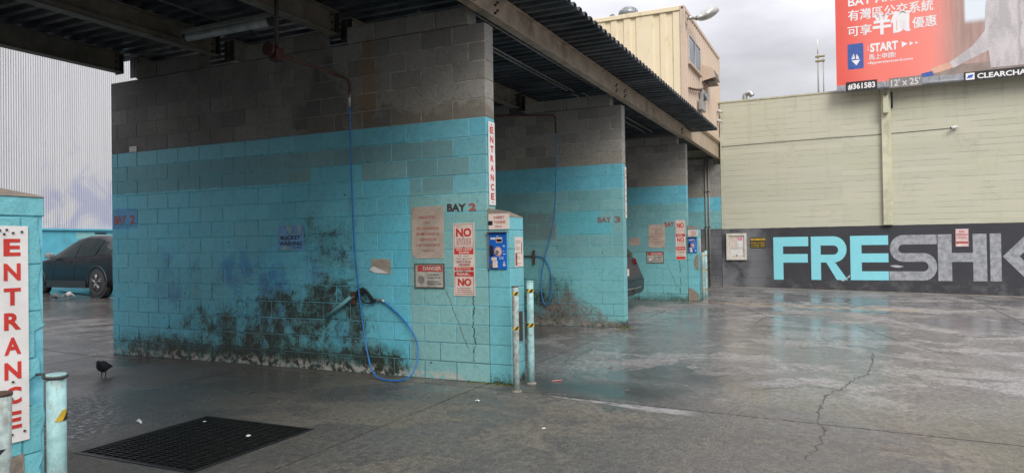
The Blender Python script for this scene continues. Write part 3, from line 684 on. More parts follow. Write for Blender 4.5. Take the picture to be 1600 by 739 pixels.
def shape(parent, name, poly, mat, face, plane):
    return obj(name, MB().add([(plane, a, z) if face == 'X' else (a, plane, z) for a, z in poly], [tuple(range(len(poly)))]), mat, parent, True)
def rectp(a0, a1, z0, z1): return [(a0, z0), (a1, z0), (a1, z1), (a0, z1)]
def ell(a, z, ra, rz, n=24): return [(a + ra*math.cos(2*math.pi*k/n), z + rz*math.sin(2*math.pi*k/n)) for k in range(n)]

M_WHITE = flat('sign white', (.72,.70,.68), .5, var=.06, dirt=.25, dirtcol=(.35,.30,.24))
M_PINKW = flat('aged pinkish white', (.66,.56,.50), .5, var=.08, dirt=.3, dirtcol=(.35,.28,.22))
M_REDS = flat('sign red', (.55,.035,.025), .5, var=.12)
M_REDF = flat('faded red print', (.36,.07,.05), .6, var=.25)
M_BEIGE = flat('aged beige sign', (.44,.36,.30), .7, var=.14, dirt=.4, dirtcol=(.30,.24,.18), sc_=6)
M_BLK = flat('stencil black', (.05,.025,.025), .7, var=.3)
M_BLUE = flat('panel blue', (.012,.12,.48), .35, var=.12)
M_BLUEF = flat('faded blue sign', (.13,.33,.58), .5, var=.2, dirt=.4, dirtcol=(.16,.33,.38))
M_NAVY = flat('navy print', (.01,.015,.05), .6)
M_YEL = flat('safety yellow', (.62,.40,.03), .5, var=.15, dirt=.3)
M_GREYP = flat('grey print', (.22,.20,.19), .6)
GSIGN = 'wall notices'
def sign(face, plane, a0, a1, z0, z1, mat, label, t=.006, name='wall_sign', poly=None, cat='sign', group=None):
    m = MB(); s = -1
    if poly is None: poly = rectp(min(a0,a1), max(a0,a1), z0, z1)
    fn = (lambda u, v, d: (plane + d, u, v)) if face == 'X' else (lambda u, v, d: (u, plane + d, v))
    m.prism(poly, fn, -t, -.0012)
    return tag(obj(name, m, mat, None, True), label, cat, group)
def bolts(p, face, plane, pts, r=.008, mat=None):
    for a, z in pts:
        q = [(plane, a, z), (plane - .005, a, z)] if face == 'X' else [(a, plane, z), (a, plane - .005, z)]
        obj('bolt', MB().tube(q, r, 8, smooth=False), mat or M_DARKS, p)
def rules(p, face, plane, a0, a1, zs, mat, h=.006, seed=0):
    """rows of print too small to read in the photograph, built as short dashes of word length"""
    rnd = random.Random(seed); m = MB()
    for z in zs:
        a = a0; s = 1 if a1 > a0 else -1
        while abs(a1 - a) > .02:
            w = rnd.uniform(.012, .035); b = a + s*min(w, abs(a1-a))
            q = [(a, z), (b, z), (b, z+h), (a, z+h)]
            m.add([(plane, u, v) if face == 'X' else (u, plane, v) for u, v in q], [(0,1,2,3)]); a = b + s*.008
    obj('small_print', m, mat, p, True)['kind'] = 'stuff'

# ENTRANCE strips
def entrance(xl, xr, yplane, z0, z1, label, tilt=0, letters_dx=0., sm=False):
    p = sign('Y', yplane, xl, xr, z0, z1, M_WHITE, label, .005, 'entrance_sign', [(xl, z0 + tilt), (xr, z0), (xr, z1 - tilt), (xl, z1)], 'sign', 'vertical ENTRANCE signs')
    n = 8; H = (z1 - z0); pad = H*.045; st = (H - 2*pad)/n; w = (xr - xl)
    for k, ch in enumerate('ENTRANCE'):
        zt = z1 - pad - k*st - st*.13
        text(p, ch, M_REDS, 'Y', yplane - .0065, xl + w*.25 + letters_dx, xl + w*.76 + letters_dx, zt - st*.70, zt, .035, 0, 'letter')
    return p
e1 = entrance(X1 + .139, X1 + .271, YP - .002, .675, 1.585, 'big white ENTRANCE sign with red letters on the chipped pillar beside the camera', .0)
bolts(e1, 'Y', YP - .007, [(X1+.158,1.565),(X1+.185,1.568),(X1+.21,1.555),(X1+.245,1.56),(X1+.175,1.55),(X1+.20,.71),(X1+.25,.715),(X1+.205,.93),(X1+.20,.86)], .005)
e2 = entrance(X2 + .035, X2 + .188, Y0 - .002, 1.90, 2.80, 'tall ENTRANCE sign on the wall end above the blue coin panel')
e3 = entrance(X3 + .11, X3 + .197, Y0 - .002, 1.90, 2.79, 'narrow ENTRANCE sign on the end of the BAY 3 wall')
bolts(e2, 'Y', Y0 - .007, [(X2+.11,2.77),(X2+.11,1.93)], .006)

def wall_signs(Xw, bay, full):
    P = Xw; T = Xw - .0075
    wtxt = {2: 'on the wall with the blue hose loop', 4: 'on the BAY 4 wall'}[bay]
    s = sign('X', P, 4.395, 3.98, 1.32, 1.905, M_BEIGE, 'large beige notice against oil changing %s' % wtxt, poly=[(3.985,1.335),(4.345,1.33),(4.395,1.385),(4.392,1.905),(3.98,1.91)])
    rows = ['ABSOLUTELY', 'NO', 'OIL CHANGING', 'OR MECHANICAL', 'REPAIRS IN', 'CAR WASH BAYS', 'THANK YOU']
    wd = [.24,.06,.29,.31,.21,.31,.16]
    for k, r in enumerate(rows):
        zc = 1.79 - k*.062; hh = .030 if k < 6 else .02
        text(s, r, M_REDF, 'X', T, 4.185 + wd[k]/2, 4.185 - wd[k]/2, zc - hh/2, zc + hh/2, .012)
    bolts(s, 'X', Xw - .006, [(4.02,1.88),(4.36,1.88),(4.02,1.36)], .005)
    d0, d1 = (4.35, 3.99) if bay == 2 else (4.43, 4.03)
    zz0, zz1 = (1.015, 1.262) if bay == 2 else (.965, 1.225)
    s = sign('X', P, d0, d1, zz0, zz1, flat('weathered danger board', (.40,.38,.33), .65, var=.2, dirt=.55, dirtcol=(.16,.15,.13), sc_=12), 'battered DANGER notice %s' % wtxt, .012)
    shape(s, 'header', rectp(d1 + .008, d0 - (.03 if bay == 2 else .01), zz1 - .075, zz1 - .008), flat('dull danger red', (.40,.05,.045), .6, var=.3, sc_=20), 'X', Xw - .0135)
    text(s, 'DANGER', M_PINKW, 'X', Xw - .0145, d0 - .10, d1 + .025, zz1 - .062, zz1 - .02, .02)
    text(s, 'Keep clear', M_NAVY, 'X', Xw - .0135, d0 - .16, d1 + .02, zz0 + .11, zz0 + .145, .01) if False else None
    rules(s, 'X', Xw - .0135, d0 - .16, d1 + .03, [zz0+.13, zz0+.10, zz0+.055, zz0+.03], M_NAVY, .009, 5)
    shape(s, 'pictogram', ell(d0 - .075, zz0 + .08, .045, .045), M_GREYP, 'X', Xw - .0135)
    if bay == 4:
        shape(s, 'pictogram', ell(d0 - .075, zz0 + .08, .035, .035), M_WHITE, 'X', Xw - .0142)
    obj('frame', MB().box(Xw-.015, Xw-.002, d1-.012, d1, zz0-.012, zz1+.012).box(Xw-.015, Xw-.002, d0, d0+.012, zz0-.012, zz1+.012).box(Xw-.015, Xw-.002, d1, d0, zz1, zz1+.012).box(Xw-.015, Xw-.002, d1, d0, zz0-.012, zz0), flat('rotting sign frame', (.08,.06,.055), .8), s)
    # tall red and white board
    a0, a1, zb, zt = (3.862, 3.60, .925, 1.712) if bay == 2 else (3.722, 3.48, 1.03, 2.0)
    H = zt - zb
    s = sign('X', P, a0, a1, zb, zt, M_PINKW, 'tall red and white NO notice %s' % wtxt, .007)
    A0, A1 = a0 - .012, a1 + .012
    def fr(z0, z1, w=.005):
        for q in (rectp(A1, A0, z0, z0+w), rectp(A1, A0, z1-w, z1), rectp(A1, A1+w, z0, z1), rectp(A0-w, A0, z0, z1)):
            shape(s, 'border', q, M_REDF, 'X', Xw - .008)
    if bay == 2:
        secs = (zb+H*.67, zb+H*.985); fr(*secs)
        text(s, 'NO', M_REDS, 'X', Xw-.0085, A0-.025, A1+.022, zb+H*.81, zb+H*.93, .045)
        rules(s, 'X', Xw-.0085, A0-.03, A1+.02, [zb+H*.775, zb+H*.75, zb+H*.725, zb+H*.70], M_REDF, .009, 1)
        rules(s, 'X', Xw-.0085, A0-.03, A0-.1, [zb+H*.95], M_GREYP, .006, 2)
        shape(s, 'red_band', rectp(A1, A0, zb+H*.57, zb+H*.655), M_REDS, 'X', Xw-.008)
        text(s, 'DO NOT', M_PINKW, 'X', Xw-.009, A0-.03, A1+.02, zb+H*.618, zb+H*.645, .04)
        text(s, 'DUMP', M_PINKW, 'X', Xw-.009, A0-.06, A1+.05, zb+H*.578, zb+H*.607, .04)
        text(s, 'OIL, SOAP,', M_GREYP, 'X', Xw-.0085, A0-.05, A1+.05, zb+H*.535, zb+H*.552, .02)
        text(s, 'PAINT OR WASTE', M_GREYP, 'X', Xw-.0085, A0-.02, A1+.02, zb+H*.500, zb+H*.52, .02)
        text(s, 'INTO OUR', M_REDF, 'X', Xw-.0085, A0-.03, A1+.03, zb+H*.452, zb+H*.482, .04)
        text(s, 'DRAINS', M_REDF, 'X', Xw-.0085, A0-.055, A1+.045, zb+H*.412, zb+H*.442, .04)
        shape(s, 'red_band', rectp(A1, A0, zb+H*.345, zb+H*.395), M_REDS, 'X', Xw-.008)
        rules(s, 'X', Xw-.009, A0-.02, A1+.02, [zb+H*.355, zb+H*.375], M_PINKW, .007, 4)
        shape(s, 'red_band', rectp(A1, A0, zb+H*.265, zb+H*.33), M_REDS, 'X', Xw-.008)
        text(s, 'PLEASE...', M_PINKW, 'X', Xw-.009, A0-.03, A1+.04, zb+H*.28, zb+H*.315, .035)
        fr(zb+H*.02, zb+H*.33)
        text(s, 'NO', M_REDS, 'X', Xw-.0085, A0-.04, A1+.03, zb+H*.135, zb+H*.24, .045)
        rules(s, 'X', Xw-.0085, A0-.03, A1+.02, [zb+H*.10, zb+H*.072, zb+H*.045], M_REDF, .008, 7)
        bolts(s, 'X', Xw-.0075, [(3.728, zb+H*.815),(3.728, zb+H*.665),(3.73, zb+H*.50),(3.73, zb+H*.335),(3.73, zb+H*.19)], .006)
    else:
        fr(zb+H*.66, zb+H*.985); text(s, 'NO', M_REDS, 'X', Xw-.0085, A0-.025, A1+.022, zb+H*.80, zb+H*.93, .045)
        rules(s, 'X', Xw-.0085, A0-.03, A1+.02, [zb+H*.76, zb+H*.71], M_REDF, .01, 1)
        shape(s, 'red_band', rectp(A1, A0, zb+H*.58, zb+H*.65), M_REDS, 'X', Xw-.008)
        text(s, 'PLEASE...', M_PINKW, 'X', Xw-.009, A0-.03, A1+.04, zb+H*.60, zb+H*.635, .035)
        text(s, 'NO', M_REDS, 'X', Xw-.0085, A0-.025, A1+.022, zb+H*.45, zb+H*.56, .045)
        rules(s, 'X', Xw-.0085, A0-.03, A1+.02, [zb+H*.41, zb+H*.37], M_REDF, .01, 1)
        shape(s, 'red_band', rectp(A1, A0, zb+H*.24, zb+H*.33), M_REDS, 'X', Xw-.008)
        text(s, 'DO NOT DUMP', M_PINKW, 'X', Xw-.009, A0-.02, A1+.02, zb+H*.265, zb+H*.305, .035)
        text(s, 'INTO OUR DRAINS', M_REDF, 'X', Xw-.0085, A0-.02, A1+.02, zb+H*.17, zb+H*.21, .02)
        rules(s, 'X', Xw-.0085, A0-.03, A1+.02, [zb+H*.12], M_REDF, .01, 1)
        shape(s, 'red_band', rectp(A1, A0, zb+H*.015, zb+H*.085), M_REDS, 'X', Xw-.008)
    # pillar: token plate, coin panel
    s = sign('X', P, 3.425, 3.185, *( (1.635, 1.80) if bay == 2 else (1.60, 1.745)), M_PINKW, 'INSERT TOKENS plate at the top of the pillar %s' % ('at the blue hose wall' if bay == 2 else 'at the BAY 4 wall'), .010)
    zt = 1.80 if bay == 2 else 1.745
    rc = M_REDF
    text(s, 'INSERT', rc, 'X', P-.0112, 3.36, 3.235, zt-.055, zt-.025, .03)
    text(s, 'TOKENS', rc, 'X', P-.0112, 3.36, 3.225, zt-.105, zt-.075, .03)
    text(s, 'OR $', rc, 'X', P-.0112, 3.345, 3.27, zt-.15, zt-.125, .03)
    if bay == 2: shape(s, 'dark_sticker', rectp(3.375, 3.425, zt-.12, zt-.075), M_BLACK, 'X', P-.0118)
    z0, z1 = (1.215, 1.60) if bay == 2 else (1.20, 1.57)
    s = sign('X', P, 3.42, 3.215, z0, z1, M_BLUE, 'blue coin and token panel of the pillar %s' % ('at the blue hose wall' if bay == 2 else 'at the BAY 4 wall'), .016, 'coin_panel', cat='coin panel')
    obj('hood', MB().box(P-.045, P-.001, 3.205, 3.44, z1+.002, z1+.012), flat('hood metal', (.20,.17,.14), .6), s)
    obj('side_rail', MB().box(P-.022, P-.001, 3.422, 3.436, z0, z1), flat('hood metal', (.20,.17,.14), .6), s)
    q = P-.0172
    cz = z0 + (z1-z0)*.48; ca = 3.312
    pol = []
    for k in range(40):
        w = 2*math.pi*k/40; rr = .040 if k % 2 else .046; pol.append((ca + rr*math.cos(w), cz + rr*1.15*math.sin(w)))
    shape(s, 'dial_ring', pol, flat('dial cream', (.66,.52,.46), .5), 'X', q)
    for k in range(14):
        w = 2*math.pi*k/14; shape(s, 'dial_mark', ell(ca + .036*math.cos(w), cz + .041*math.sin(w), .005, .006, 6), M_REDS, 'X', q - .0006)
    obj('dial_knob', MB().tube([(q-.001, ca, cz), (q-.028, ca, cz)], .016, 14), M_STEEL, s)
    shape(s, 'display_frame', rectp(3.262, 3.335, z1-.105, z1-.05), M_PINKW, 'X', q)
    shape(s, 'display', rectp(3.268, 3.329, z1-.098, z1-.068), flat('display dark red', (.06,.008,.008), .3), 'X', q-.0006)
    obj('token_slot', MB().bbox(q-.018, q, 3.362, 3.402, cz-.04, cz+.065, .004), M_BLACK, s, True)
    shape(s, 'label_plate', rectp(3.34, 3.40, z1-.072, z1-.052), M_WHITE, 'X', q)
    obj('coin_slot', MB().bbox(q-.012, q, 3.328, 3.388, z0+.088, z0+.125, .003), M_PINKW, s, True)
    obj('coin_return', MB().bbox(q-.02, q, 3.318, 3.372, z0+.012, z0+.085, .004), M_PINKW, s, True)
    obj('round_lock', MB().tube([(q, 3.392, z0+.04), (q-.01, 3.392, z0+.04)], .014, 12), M_STEEL, s)
    shape(s, 'logo', ell(3.243, z0+.045, .016, .014, 12), M_WHITE, 'X', q)
    shape(s, 'logo', [(3.232,z0+.05),(3.254,z0+.05),(3.243,z0+.085)], M_WHITE, 'X', q)
    rules(s, 'X', q, 3.30, 3.25, [z0+.12, z0+.105], M_WHITE, .006, 3)
    rules(s, 'X', q, 3.255, 3.225, [cz+.05, cz+.06, cz, cz-.03], M_WHITE, .006, 9)
    rules(s, 'X', q, 3.33, 3.28, [z1-.04], M_WHITE, .006, 9)
    # sticker on the front face
    x0, x1 = (Xw + .115, Xw + .325)
    s = sign('Y', YP, x0, x1, z0+.015, z0+.335, M_PINKW, 'cream instruction sticker on the front face of the pillar %s' % ('at the blue hose wall' if bay == 2 else 'at the BAY 4 wall'), .003)
    rules(s, 'Y', YP-.0042, x0+.02, x1-.06, [z0+.29, z0+.27, z0+.22, z0+.20, z0+.16, z0+.12, z0+.10, z0+.05], M_GREYP, .007, 11)
    shape(s, 'red_column', rectp(x0+.01, x0+.055, z0+.03, z0+.16), M_REDF, 'Y', YP-.0042)
    shape(s, 'black_bar', rectp(x1-.045, x1-.03, z0+.15, z0+.28), M_BLK, 'Y', YP-.0042)
wall_signs(X2, 2, True); wall_signs(X4, 4, True)
# stencilled bay marks (paint on the walls, so parts of them)
text(w2, 'BAY', M_BLK, 'X', X2-.003, 3.935, 3.70, 1.842, 1.925, .035, -.02, 'stencil_lettering'); text(w2, '2', M_REDF, 'X', X2-.003, 3.665, 3.575, 1.842, 1.925, .04, 0, 'stencil_lettering')
text(w2, 'BAY', M_REDF, 'X', X2-.003, 9.41, 9.16, 1.845, 1.965, .03, .0, 'stencil_lettering'); text(w2, '2', M_REDF, 'X', X2-.003, 9.08, 8.98, 1.845, 1.965, .03, 0, 'stencil_lettering')
M_REDP = flat('worn red stencil', (.20,.10,.09), .7, var=.3, sc_=25)
text(w3, 'BAY', M_REDP, 'X', X3-.003, 3.905, 3.66, 1.83, 1.925, .03, 0, 'stencil_lettering'); text(w3, '3', M_REDP, 'X', X3-.003, 3.60, 3.49, 1.82, 1.93, .03, 0, 'stencil_lettering')
text(w4, 'BAY', M_REDF, 'X', X4-.003, 3.99, 3.75, 1.845, 1.96, .03, 0, 'stencil_lettering'); text(w4, '4', M_REDP, 'X', X4-.003, 3.68, 3.58, 1.845, 1.96, .02, 0, 'stencil_lettering')
# bucket washing sign
s = sign('X', X2, 6.36, 5.95, 1.442, 1.752, M_BLUEF, 'peeling blue BUCKET WASHING notice on the wall left of the hanging hose', .008)
text(s, 'NO', M_NAVY, 'X', X2-.009, 6.21, 6.13, 1.66, 1.69, .03)
text(s, 'BUCKET', M_NAVY, 'X', X2-.009, 6.32, 6.00, 1.572, 1.622, .035)
text(s, 'WASHING', M_NAVY, 'X', X2-.009, 6.34, 5.98, 1.500, 1.552, .035)
text(s, 'The Boss', M_NAVY, 'X', X2-.009, 6.13, 5.98, 1.468, 1.49, .01)
M_PEEL = flat('peeled film', (.26,.44,.48), .6, var=.2)
shape(s, 'peeled_patch', [(6.23,1.745),(6.12,1.745),(6.13,1.69),(6.17,1.63),(6.21,1.68)], M_PEEL, 'X', X2-.0095)
shape(s, 'peeled_patch', [(6.06,1.748),(5.98,1.748),(5.99,1.66),(6.03,1.62)], M_PEEL, 'X', X2-.0095)
shape(s, 'peeled_patch', [(6.35,1.45),(6.15,1.45),(6.17,1.48),(6.24,1.51),(6.29,1.47)], M_PEEL, 'X', X2-.0095)
# torn notice
s = sign('X', X2, 4.97, 4.68, 1.15, 1.33, flat('torn cream notice', (.36,.32,.25), .7, var=.15), 'small torn cream notice above the spray gun', .005, poly=[(4.69,1.155),(4.90,1.165),(4.985,1.20),(4.96,1.24),(4.955,1.325),(4.80,1.335),(4.685,1.32)])
text(s, 'NO ANIMALS', M_GREYP, 'X', X2-.0062, 4.90, 4.74, 1.297, 1.313, .02)
rules(s, 'X', X2-.0062, 4.93, 4.70, [1.28, 1.262, 1.245, 1.225], M_GREYP, .006, 2)
shape(s, 'torn_paper', [(4.985,1.203),(4.90,1.168),(4.72,1.165),(4.80,1.20),(4.92,1.245),(4.955,1.23)], M_WHITE, 'X', X2-.0068)
# white plate at the upper left
s = sign('X', X2, 9.07, 8.93, 2.85, 2.925, M_WHITE, 'tiny white striped plate above the blue paint at the far end of the wall', .006)
for k in range(3): shape(s, 'dark_stripe', rectp(8.94, 9.05, 2.862 + k*.022, 2.868 + k*.022), M_GREYP, 'X', X2-.0072)
# notice on wall 4
s = sign('X', X4, 4.88, 4.61, 1.40, 1.585, M_BEIGE, 'small faded notice on the BAY 4 wall just above the parked dark car', .005)
rules(s, 'X', X4-.0062, 4.85, 4.64, [1.54, 1.51, 1.48, 1.45], M_GREYP, .008, 3)

# ------------------------------------------------------------------ bollards
M_BOL = flat('worn aqua pipe', (.30,.50,.50), .5, var=.2, dirt=.9, dirtcol=(.22,.19,.15), sc_=22, bmp=.3)
M_BOL2 = flat('rusty scraped pipe', (.30,.37,.35), .55, var=.3, dirt=.95, dirtcol=(.20,.15,.12), sc_=24, bmp=.3)
def bollard(x, y, h, r, label, mat, tapes, tilt=(0, 0), keep=range(8), tw=.05):
    zb = gz(x, y)
    b = thing('bollard', (x, y, zb), label, 'bollard', 'pipe bollards in front of the payment pillars')
    top = Vector((x + tilt[0], y + tilt[1], zb + h))
    def P(t): return Vector((x, y, zb - .05)).lerp(top, t)
    obj('pipe', MB().tube([P(0), P(.3), P(.7), P(1)], r, 20), mat, b)
    obj('rim', MB().tube([P(1) + Vector((0,0,-.004)), P(1) + Vector((0,0,.006))], r*1.05, 20), M_RUST if mat is M_BOL2 else mat, b)
    obj('base_grout', MB().tube([(x, y, zb - .01), (x, y, zb + .012)], [r*1.7, r*1.25], 14), M_BARE, b)
    for tz in tapes:
        n = 24; t0 = (tz + .05) / (h + .05)
        for c0, mat2 in [(k*3, M_YEL if k % 2 else M_BLACK) for k in keep]:
            m = MB(); vs = []; NR_ = 5
            for q in range(NR_ + 1):
                for k in range(4):
                    w = 2*math.pi*(c0 + k)/n + q*.16; p = P(t0 + q/NR_*tw/(h+.05))
                    vs.append((p.x + math.cos(w)*(r+.0022), p.y + math.sin(w)*(r+.0022), p.z))
            m.add(vs, [(4*q+k, 4*q+k+1, 4*q+k+5, 4*q+k+4) for q in range(NR_) for k in range(3)], True); obj('tape_stripe', m, mat2, b, True)
    return b
bollard(6.50, 3.02, 1.055, .034, 'rust-streaked pipe bollard at the corner of the blue hose wall, left of its pair', M_BOL2, (.62, .97), keep=(3,4,5,6), tw=.035)
bollard(6.93, 3.045, 1.085, .037, 'clean aqua pipe bollard, right of the pair by the blue hose wall', M_BOL, (.60, .965), tw=.04)
bollard(1.853, 2.96, .975, .036, 'pale aqua pipe bollard against the chipped pillar, right of its pair', M_BOL, (.79,), (.0, 0), keep=(5,6), tw=.045)
bollard(1.428, 2.62, 1.01, .036, 'scraped aqua pipe bollard at the left edge of the photo', M_BOL2, (.80,), (.02, 0), keep=(4,), tw=.03)
bollard(17.50, 3.10, 1.19, .04, 'mottled pipe bollard at the BAY 4 pillar, left of its pair', M_BOL2, (.25, .72, 1.08), keep=(3,5), tw=.03)
bollard(17.86, 3.10, 1.21, .04, 'mottled pipe bollard at the BAY 4 pillar, right of its pair', M_BOL, (.25, .72, 1.08), keep=(3,4,5), tw=.03)
tag(obj('strap_wire', MB().tube(spline([(1.90,3.172,.945),(1.885,3.10,.952),(1.818,2.99,.957),(1.815,2.95,.957),(1.85,2.918,.957),(1.89,2.945,.957)], 6), .006, 6), M_DARKS), 'dark wire tied round the top of the bollard at the chipped pillar', 'wire')

# ------------------------------------------------------------------ floor grate
M_IRON = flat('wet black iron', (.018,.017,.016), .42, .3, var=.4, sc_=20)
gr = thing('floor_grate', ((GH[0]+GH[1])/2, (GH[2]+GH[3])/2, -.01), 'large square black iron drain grate in the floor of the second bay', 'grate')
pit = MB(); a, b_, c, d = GH
pit.add([(a,c,-.30),(b_,c,-.30),(b_,d,-.30),(a,d,-.30),(a,c,-.002),(b_,c,-.002),(b_,d,-.002),(a,d,-.002)], [(0,1,2,3),(0,4,5,1),(1,5,6,2),(2,6,7,3),(3,7,4,0)])
obj('pit', pit, flat('muddy pit concrete', (.05,.043,.035), .5), gr, True)
obj('mud', MB().add([(a+.01,d-.32,-.05),(a+.7,d-.22,-.05),(b_-.15,d-.10,-.05),(b_-.1,d-.01,-.05),(a+.01,d-.01,-.05)], [(0,1,2,3,4)]), flat('pale mud', (.24,.20,.15), .5, var=.3), gr, True)
obj('pit_water', MB().add([(a+.001,c+.001,-.13),(b_-.001,c+.001,-.13),(b_-.001,d-.001,-.13),(a+.001,d-.001,-.13)], [(0,1,2,3)]), flat('pit water', (.02,.018,.014), .06), gr)
for q in ((a, a+.03, c, d), (b_-.03, b_, c, d), (a+.03, b_-.03, c, c+.03), (a+.03, b_-.03, d-.03, d)):
    obj('frame_bar', MB().box(q[0]+.001, q[1]-.001, q[2]+.001, q[3]-.001, -.05, .004), M_IRON, gr)
bar = MB().box(-.0035, .0035, c+.032, d-.032, -.042, 0).mesh('bar', (0,0,0), M_IRON)
nb = 30
for k in range(nb): link('bar', bar, gr, (a + .03 + (b_-a-.06)*(k+.5)/nb, 0, .001 - .003*random.random()))
rods = MB()
for k in range(13): y = c + .05 + (d-c-.1)*k/12; rods.box(a+.032, b_-.032, y-.004, y+.004, -.012, -.002)
obj('cross_rods', rods, M_IRON, gr)

# ------------------------------------------------------------------ corrugated building across the alley
n_ = NT('corrugated white sheet')
haz = n_.ss(n_.noise(.55, 4, .6, dist=.6), .46, .6)
lowm = n_.mul(n_.rect(n_.x, 16.5, 25, n_.z, 2.2, 5.4, .5), haz)
c_ = n_.mix(n_.noise(1.1, 4, .6, stretch=(3,3,.3)), (.60,.61,.63), (.72,.73,.75))
c_ = n_.mix(n_.mul(lowm, .6), c_, (.40,.43,.62))
M_SHEET = n_.out(c_, .45, .15)
M_BLUEW = flat('alley wall blue', (.10,.42,.54), .6, var=.08, sc_=3, dirt=.15)
al = thing('metal_building', (18, 27.3, 0), 'pale corrugated metal building with a turquoise base across the alley', 'building')
obj('base_wall', MB().box(3, 34, 26.98, 27.6, -.1, 2.28), M_BLUEW, al)
obj('flashing', MB().box(3, 34, 26.90, 26.975, 2.27, 2.335), M_BLUEW, al)
obj('backing', MB().box(3, 34, 27.06, 27.6, 2.285, 10.8), flat('backing', (.3,.3,.3), .8), al)
def sheet():
    m = MB(); n = 80; p = .0857
    vs = []
    for k in range(n+1):
        x_ = k*p*10/n; yy = -.036*math.cos(2*math.pi*x_/p); vs += [(x_, yy, 0), (x_, yy, 8.4)]
    m.add(vs, [(2*k, 2*k+2, 2*k+3, 2*k+1) for k in range(n)], True); return m.mesh('sheet', (0,0,0), M_SHEET)
sm_ = sheet()
for k in range(36): link('sheet', sm_, al, (3.1 + k*.857, 27.03 - (.003 if k % 2 else 0), 2.338))
obj('wall_slot', MB().box(18.45, 18.95, 26.972, 26.985, 2.13, 2.19), M_BLACK, al)
obj('paint_patch', MB().box(17.7, 18.5, 26.974, 26.985, 1.95, 2.2), flat('mismatched patch', (.22,.48,.50), .6), al)
obj('picket_strip', MB().box(18.5, 19.9, 26.974, 26.985, 1.75, 2.10), flat('mismatched white', (.5,.52,.55), .6), al)
kerb = MB().box(3, 34, 26.75, 26.97, .2, .47); tag(obj('kerb', kerb, M_BLUEW), kind='structure')
for (xa, ya, xb, yb) in [(13.0, 20.6, 12.35, 17.2)]:
    d = Vector((xb-xa, yb-ya, 0)).normalized(); nrm = Vector((-d.y, d.x, 0))*.05
    m = MB().add([(xa-nrm.x, ya-nrm.y, gz(xa,ya)+.006), (xa+nrm.x, ya+nrm.y, gz(xa,ya)+.006), (xb+nrm.x, yb+nrm.y, gz(xb,yb)+.006), (xb-nrm.x, yb-nrm.y, gz(xb,yb)+.006)], [(0,1,2,3)])
    tag(obj('parking_line', m, flat('worn pale line', (.35,.42,.42), .6), None, True), kind='structure')

# ------------------------------------------------------------------ green building with the mural
n_ = NT('green board-formed concrete')
zz = n_.z
bd = n_.m_('FRACT', n_.m_('DIVIDE', n_.add(zz, n_.mul(n_.sub(n_.noise(.4, 2), .5), .03)), .165))
line = n_.mul(n_.ss(n_.m_('ABSOLUTE', n_.sub(bd, .5)), .44, .5), n_.ss(n_.noise(2.6, 5, .7, stretch=(1,.35,3)), .42, .6))
brd = n_.wn(n_.m_('FLOOR', n_.m_('DIVIDE', zz, .165)), n_.m_('FLOOR', n_.mul(n_.y, .3)))
gcol = n_.mix(brd, (.47,.465,.365), (.52,.51,.40))
gcol = n_.mix(n_.ss(n_.noise(.7, 4, .6, stretch=(1,1,2)), .4, .7, 0, .45), gcol, (.47,.465,.33))
gcol = n_.mix(n_.mul(n_.ss(n_.noise(1.5, 6, .75, stretch=(1,1.2,.25)), .55, .75), .35), gcol, (.30,.30,.21))
gcol = n_.mix(n_.mul(line, .65), gcol, (.20,.19,.14))
gcol = n_.mix(n_.mul(n_.ss(n_.m_('ABSOLUTE', n_.sub(n_.noise(1.7, 6, .75, stretch=(1,.7,1.6)), .5)), .010, .002), n_.mul(n_.ss(n_.noise(1.3, 3), .54, .66), .55)), gcol, (.24,.23,.17))
gcol = n_.mix(n_.mul(n_.ss(n_.noise(3.2, 6, .75, stretch=(1,1.4,.12)), .50, .70), n_.ss(n_.z, 3.6, 5.7, .06, .26)), gcol, (.24,.235,.18))
chip = n_.ss(n_.add(n_.noise(9, 6, .8, stretch=(1,.5,2.2)), n_.mul(line, .09)), .665, .70); gcol = n_.mix(n_.mul(chip, .8), gcol, (.10,.10,.08))
dk = n_.mix(n_.noise(1.4, 5, .6), (.026,.027,.033), (.048,.050,.058))
dk = n_.mix(n_.mul(n_.ss(n_.noise(1.1, 5, .6), .35, .6), n_.ss(n_.y, 1.6, 2.6)), dk, (.16,.165,.175))
dk = n_.mix(n_.mul(n_.ss(n_.noise(3, 5, .65), .45, .65), n_.ss(n_.z, .5, .0, 0, .5)), dk, (.14,.14,.14))
dk = n_.mix(n_.mul(line, .35), dk, (.015,.015,.02))
isd = n_.ss(n_.add(n_.z, n_.mul(n_.sub(n_.noise(4, 3), .5), .02)), 1.848, 1.838)
n_.bump(n_.sub(n_.mul(n_.noise(24, 5, .7), .5), n_.mul(line, .8)), .6, .012)
M_GREEN = n_.out(n_.mix(isd, gcol, dk), .75)
gb = thing('green_building', (X5 + 3, -4, 0), 'pale green windowless building with a black painted base and street-art lettering', 'building')
obj('wall', MB().box(X5, X5 + .4, -22, Y0 - .006, -.9, 5.75), M_GREEN, gb)
obj('wall', MB().box(X5 + .21, X5 + .4, Y0 + .0, 22, -.1, 5.75), M_GREEN, gb)
obj('coping', MB().box(X5 - .02, X5 + .42, -22, 22, 5.752, 5.80), flat('coping green', (.45,.44,.31), .7, dirt=.4), gb)
obj('flat_roof', MB().box(X5 + .4, X5 + 14, -22, 22, 5.45, 5.5), flat('tar roof', (.12,.12,.12), .9), gb)
M_GPAINT = flat('green steel', (.54,.53,.38), .6, dirt=.3, sc_=4)
obj('pilaster', MB().bbox(X5 - .12, X5 - .002, -1.27, -1.03, 1.85, 5.72, .01), M_GPAINT, gb, True)
